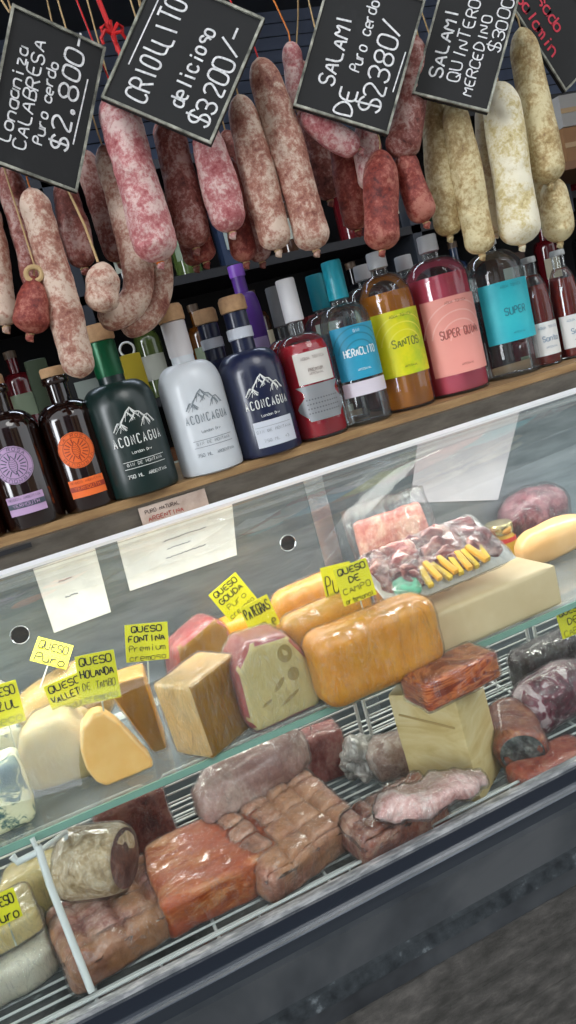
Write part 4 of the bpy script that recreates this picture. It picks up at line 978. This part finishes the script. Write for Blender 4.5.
# ================================================================== MEATS on the wire deck
def groove(nx, ny, dep, d):
    def f(p, u):
        if u.z > .6:
            wx = u.x + .07 * noise.noise(p * 26); wy = u.y + .08 * noise.noise(p * 26 + Vector((5, 1, 2)))
            gx = abs(((wx * nx) % 1) - .5) * 2; gy = abs(((wy * ny) % 1) - .5) * 2
            k = max(0, 1 - min(1 - gx, 1 - gy) * 3.2); p = p.copy(); p.z -= dep * k
            p.z += dep * .7 * math.cos(u.x * 1.5) * math.cos(u.y * 1.5)
        return p
    return f
m_pork = meat_mat('scored pork', '#b0705c', '#dc9c86', '#f6ccba', 30, tint='#dca072')
m_bacon = meat_mat('mauve belly', '#8c4a48', '#c4867c', '#eec4b6', 28, tint='#c88e58')
m_panc = meat_mat('spiced panceta', '#ac4416', '#e47c34', '#fab67a', 15, (1, 2.6, 2.6), .5, tint='#dc684a')
m_rroll = meat_mat('grey pink roll', '#a47870', '#cca298', '#e4c6ba', 20, tint='#bc8c88')
m_dred = meat_mat('dark red cured', '#5a2220', '#85382f', '#a86a5c', 26)
item('bacon_slab', 'scored mauve bacon slab at the front left of the deck', 'meat', 128, 968, DK, B(m_bacon, name='meat_body', d=(.145, .115, .05), r=.014, n=26, amp=.003, deform=groove(1.8, 1.6, .008, 0)), 12, True, .055, tilt=(6, 0))
def bond(T):
    o = blob((.085, .088, .082), .38, 1, 36, 22, amp=.0025, seed=3).build('netted_rind', mott('chalky rind', [(.35, '#a88a62'), (.5, '#d8be98'), (.65, '#f0e0c4')], 60, .6, .5, 6, dist=1), T)
    f = MB(); vs = [Vector((.0412, .036 * math.cos(a), .041 + .034 * math.sin(a))) for a in [k * math.tau / 30 for k in range(30)]]
    f.add(vs + [Vector((.0445, 0, .041))], [(k, (k + 1) % 30, 30) for k in range(30)]).build('cut_face', mott('cut cured loin', [(.35, '#4c2a26'), (.55, '#6b413b'), (.72, '#a08078')], 22, .35, .2, 5, dist=2.4, coat=.4), T)
    return o
item('cured_loin', 'round cured loin piece with dark cut face, lying on the mauve bacon', 'meat', 108, 903, DK + .056, bond, -32, True, .03)
item('cured_meat_block', 'dark red cured slab standing behind the round loin', 'meat', 152, 874, DK, B(m_dred, name='meat_body', d=(.10, .03, .105), r=.008, n=12, amp=.002), -4, True, .018, tilt=(-4, 0))
item('panceta_slab', 'large orange spiced pancetta slab in the centre left of the deck', 'meat', 234, 914, DK, B(m_panc, name='meat_body', d=(.160, .112, .060), r=.010, n=22, amp=.003), 0, True, .060, tilt=(10, 0), wamt=.0015)
item('meat_roll', 'long greyish pink meat roll lying across behind the pancetta slab', 'meat', 264, 806, DK + .052, lambda T: blob((.172, .072, .078), .5, .8, 44, 36, amp=.008, fs=24, fine=.0008, seed=5).build('meat_body', m_rroll, T), 10, True, .02, tilt=(0, -5))
item('scored_pork', 'tan pork piece scored in a diamond grid, in the middle of the deck', 'meat', 312, 884, DK, B(m_pork, name='meat_body', d=(.155, .135, .056), r=.014, n=40, amp=.003, deform=groove(1.9, 2.1, .007, 0)), 16, True, .075, tilt=(12, 0))
item('ham_piece', 'small bright pink ham piece behind the scored pork', 'meat', 338, 782, DK, B(meat_mat('bright ham', '#9a4844', '#c06e68', '#d89a8e', 24), name='meat_body', d=(.066, .05, .078), r=.010, n=12, amp=.002), -6, True, .03)
item('plastic_bundle', 'crumpled clear plastic end beside the pink ham piece', 'plastic', 378, 786, DK, lambda T: blob((.075, .05, .065), 1, 1, 40, 28, amp=.014, fs=40, fine=.003, seed=7).build('film', mott('cloudy film', [(.35, '#9a9693'), (.55, '#c2beba'), (.7, '#ece9e6')], 50, .2, .8, 6, dist=2, coat=.8), T), -20, False, .03)
item('wrapped_meat', 'smooth wrapped brownish meat lying before the cream cheese block', 'meat', 424, 780, DK, lambda T: blob((.125, .06, .062), .6, .85, 44, 36, amp=.009, fs=28, fine=.001, seed=8).build('meat_body', meat_mat('veiled meat', '#8c665a', '#b8988c', '#dccabf', 24), T), -8, True, .04)
item('rib_piece', 'reddish scored rib piece at the deck front under the fatty strip', 'meat', 412, 853, DK, B(meat_mat('red ribs', '#7c3a2c', '#a8604a', '#d0a088', 30), name='meat_body', d=(.135, .07, .05), r=.012, n=26, amp=.003, deform=groove(3, 1.2, .008, 0)), 6, True, .036, tilt=(8, 0))
item('fatty_strip', 'pale pink and white fatty meat strip lying on the rib piece', 'meat', 440, 812, DK + .05, lambda T: blob((.160, .046, .026), .7, .75, 44, 36, amp=.009, fs=34, fine=.0012, seed=9).build('meat_body', meat_mat('fat pink', '#c08c84', '#e2bfb6', '#f4e6de', 26), T), 0, True, .02, tilt=(0, 6))
def bigblock(T):
    o = rbox((.100, .092, .158), .004, 12, amp=.0006).build('cheese_body', mott('aged cream block', [(.3, '#c9ae74'), (.5, '#dac48e'), (.7, '#e4d3a6')], 12, .45, .2, 6, (1, 1, 2.5), 1.5), T)
    MB().box((0, 0, 0), (.08, .001, .003), (0, R(12), 0)).build('crack', plain('crack tone', '#b09560', .6), o, False, (0, -.0466, .12))
    return o
item('cheese_block', 'tall upright cream cheese block standing on the deck', 'cheese', 482, 797, DK, bigblock, -55, False, .052, tilt=(0, -2))
item('cured_slab', 'orange brown striped cured slab resting on the tall cheese block', 'meat', 468, 697, DK + .159, B(mott('striped bacon', [(.38, '#8a3a20'), (.46, '#c0602e'), (.52, '#dc8850'), (.6, '#96401f')], 10, .3, .2, 3, (1.2, 1, 6), 2.2, .5), name='meat_body', d=(.118, .06, .038), r=.005, n=14, amp=.001), 4, True, .034)
def netroll(T):
    o = blob((.11, .075, .072), .35, 1, 36, 22, amp=.003, seed=11).build('meat_body', meat_mat('copper roll', '#6c2a1a', '#a04a2c', '#d08858', 22), T)
    vs = [Vector((-.0545, .03 * math.cos(a), .036 + .028 * math.sin(a))) for a in [k * math.tau / 30 for k in range(30)]]
    MB().add(vs + [Vector((-.0575, 0, .036))], [(k, (k + 1) % 30, 30) for k in range(30)]).build('netted_end', mott('dark mesh end', [(.4, '#1f2020'), (.55, '#5c5f5c'), (.7, '#9a9c96')], 90, .4, .5, 5), T)
    return o
item('netted_roll', 'copper coloured rolled meat with a dark netted end', 'meat', 546, 772, DK, netroll, 62, True, .055)
item('marbled_meat', 'purple and white marbled meat behind the netted roll', 'meat', 572, 728, DK, lambda T: blob((.14, .07, .085), .6, .9, amp=.004, seed=12).build('meat_body', mott('marbled purple', [(.42, '#5a1c30'), (.54, '#8a3c50'), (.6, '#e2ccd0')], 16, .3, .3, 4, dist=2, coat=.5), T), 8, True, .03)
item('meat_pack', 'flat orange red meat pack in the lower right corner of the deck', 'meat', 568, 782, DK, B(meat_mat('orange red meat', '#8e2c1c', '#c0543a', '#dc8a6a', 22), name='meat_body', d=(.12, .05, .030), r=.010, n=14, amp=.003), 4, True, .03)
item('meat_pack', 'dark blackish meat package at the right end behind the marbled meat', 'meat', 572, 690, DK, B(meat_mat('blackish meat', '#1c1216', '#36242a', '#5c4a50', 18), name='meat_body', d=(.14, .06, .08), r=.02, n=14, amp=.004), 0, True, .04)
# lower left white cheeses
item('cheese_block', 'large white cheese block lowest in the left corner of the deck', 'cheese', 8, 1012, DK, B(m_wc, d=(.12, .085, .050), r=.014, n=14, amp=.003, fs=30), 8, True, .045, tilt=(8, 0))
item('cheese_block', 'cream white cheese piece lying on top of the lowest white block', 'cheese', 2, 962, DK + .055, B(m_pc, d=(.095, .06, .036), r=.008, n=12, amp=.002), 10, True, .035, tilt=(8, 0))
item('cheese_block', 'pale beige cheese standing behind the white blocks, beside the wire divider', 'cheese', 56, 935, DK, B(m_pc, d=(.095, .06, .085), r=.016, n=12, amp=.003), -6, True, .04)

# ================================================================== BACKGROUND of the shop
sh = thing('back_shelf', 'dark shelving unit deep in the shop behind the bottles', 'shelf', (.75, 2.05, 0))
for z in (1.18, 1.44, 1.72, 2.0): MB().box((0, 0, z), (2.9, .3, .022)).build('board', plain('dark shelf board', '#1d1e22', .5), sh, False)
for x in (-1.44, -.5, .45, 1.44): MB().box((x, 0, 1.03), (.03, .3, 2.06)).build('upright', plain('shelf upright', '#3c4048', .4, .5), sh, False)
MB().box((0, .16, 1.05), (2.9, .02, 2.1)).build('back_board', plain('shelf back', '#14151a', .7), sh, False)
cols = [('olive', '#4a5a2c'), ('dark green', '#1c4630'), ('deep red', '#561218'), ('amber', '#5a3310'), ('slate blue', '#26344e'), ('black', '#101114'), ('pale grey', '#8e979c'), ('brown', '#3c2416')]
rg = random.Random(21)
for row, z in enumerate((1.191, 1.451, 1.731)):
    for k in range(17):
        x = -.62 + k * .165 + rg.uniform(-.02, .02); c = cols[(k * 3 + row * 5 + k // 4) % 8]
        wh = ['lower', 'middle', 'upper'][row]
        if (k + row) % 4 == 2:
            T = thing('package', c[0] + ' package on the ' + wh + ' board of the dark back shelf', 'package', (x, 1.98, z), (0, 0, R(rg.uniform(-10, 10))), c[0] + ' packages on the ' + wh + ' back board')
            hh = rg.uniform(.11, .17); rbox((.10, .07, hh), .004, 4).build('box', plain('pack ' + c[0], c[1], .5), T)
            MB().box((0, -.0365, hh * .5), (.07, .002, hh * .45)).build('label_panel', plain('pack label', '#9aa39a', .6), T, False)
        else:
            T = thing('bottle', c[0] + ' bottle on the ' + wh + ' board of the dark back shelf', 'bottle', (x, 1.98, z), (0, 0, 0), c[0] + ' bottles on the ' + wh + ' back board')
            h = rg.uniform(.19, .235); MB().lathe(body_prof(.036, h, .013, h * .6, h * .75, h, .004), 20).build('body', plain('far glass ' + c[0], c[1], .12, 0, .6), T)
            MB().patch(-.035, .035, h * .2, h * .48, cylmap(.036), .001, 8, 2).build('paper_label', plain('far label ' + str(k % 3), ['#a8aa9c', '#7c8a70', '#b0a890'][k % 3], .6), T)
            MB().lathe([(.015, h - .012), (.015, h + .006)], 14).build('cap', plain('far cap', '#5c4a3a', .5), T)
# nearer odds behind the front row
def stand(px, py, Y, mk): 
    p, t = PY(px, py, Y); return mk(p)
p = PY(236, 292, 1.30)[0]
T = thing('bottle', 'small violet bottle standing behind the white and navy gin bottles', 'bottle', (p.x, 1.27, CZ + SH))
hv = p.z + .02 - (CZ + SH); MB().lathe(body_prof(.026, hv, .012, hv * .75, hv * .9, hv, .003), 24).build('body', plain('violet', '#5a3290', .4), T); MB().lathe([(.014, hv), (.014, hv + .02)], 16).build('cap', plain('violet cap', '#8a55c8', .4), T)
MB().patch(-.02, .02, hv * .45, hv * .62, cylmap(.026), .001, 8, 2).build('paper_label', plain('lavender', '#b9a8d8', .5), T)
for i, (px, py, c, lb) in enumerate(((132, 366, '#a89622', 'yellow tag pack with a white ring behind the green gin bottle'), (38, 372, '#2c3a26', 'dark green package behind the amber bottles at the left'))):
    p = PY(px, py, 1.28)[0]; T = thing('package', lb, 'package', (p.x, 1.28, CZ + SH))
    hh = p.z + .02 - (CZ + SH); rbox((.036, .03, max(hh, .04)), .004, 4).build('box', plain('tagpack' + str(i), c, .5), T)
    if i == 0: MB().tube([Vector((.012 * math.cos(a), 0, hh + .008 + .012 * math.sin(a))) for a in [k * math.tau / 16 for k in range(17)]], .002, 8).build('ring', plain('ring white', '#c8ccce', .4), T)
# cardboard boxes at the upper right
p = PY(560, 172, 1.75)[0]
T = thing('wall_shelf', 'small wooden wall shelf with boxes at the upper right', 'shelf', (p.x + .1, 1.75, p.z))
MB().box((0, 0, -.01), (.42, .24, .02)).build('board', plain('brown board', '#7a5638', .6), T, False)
MB().box((0, .22, -.06), (.03, .25, .08)).build('bracket', plain('shelf upright', '#3c4048', .4, .5), T, False)
for i, (dx, wd, hh, z, c, lb) in enumerate(((.0, .16, .09, 0, '#8a6440', 'brown carton lying on the small wall shelf'), (.0, .15, .08, .0905, '#9a9894', 'grey white carton on top of the brown one'), (.17, .14, .2, 0, '#7c5a3a', 'tall brown carton beside the stacked ones'))):
    T2 = thing('carton', lb, 'carton', (p.x + .03 + dx, 1.74, p.z + z + .0005))
    rbox((wd, .16, hh), .003, 4).build('box', plain('carton' + str(i), c, .7), T2, False)
    MB().box((0, -.0805, hh * .5), (wd, .0015, .012)).build('tape', plain('carton tape', '#a88a60', .4), T2, False)
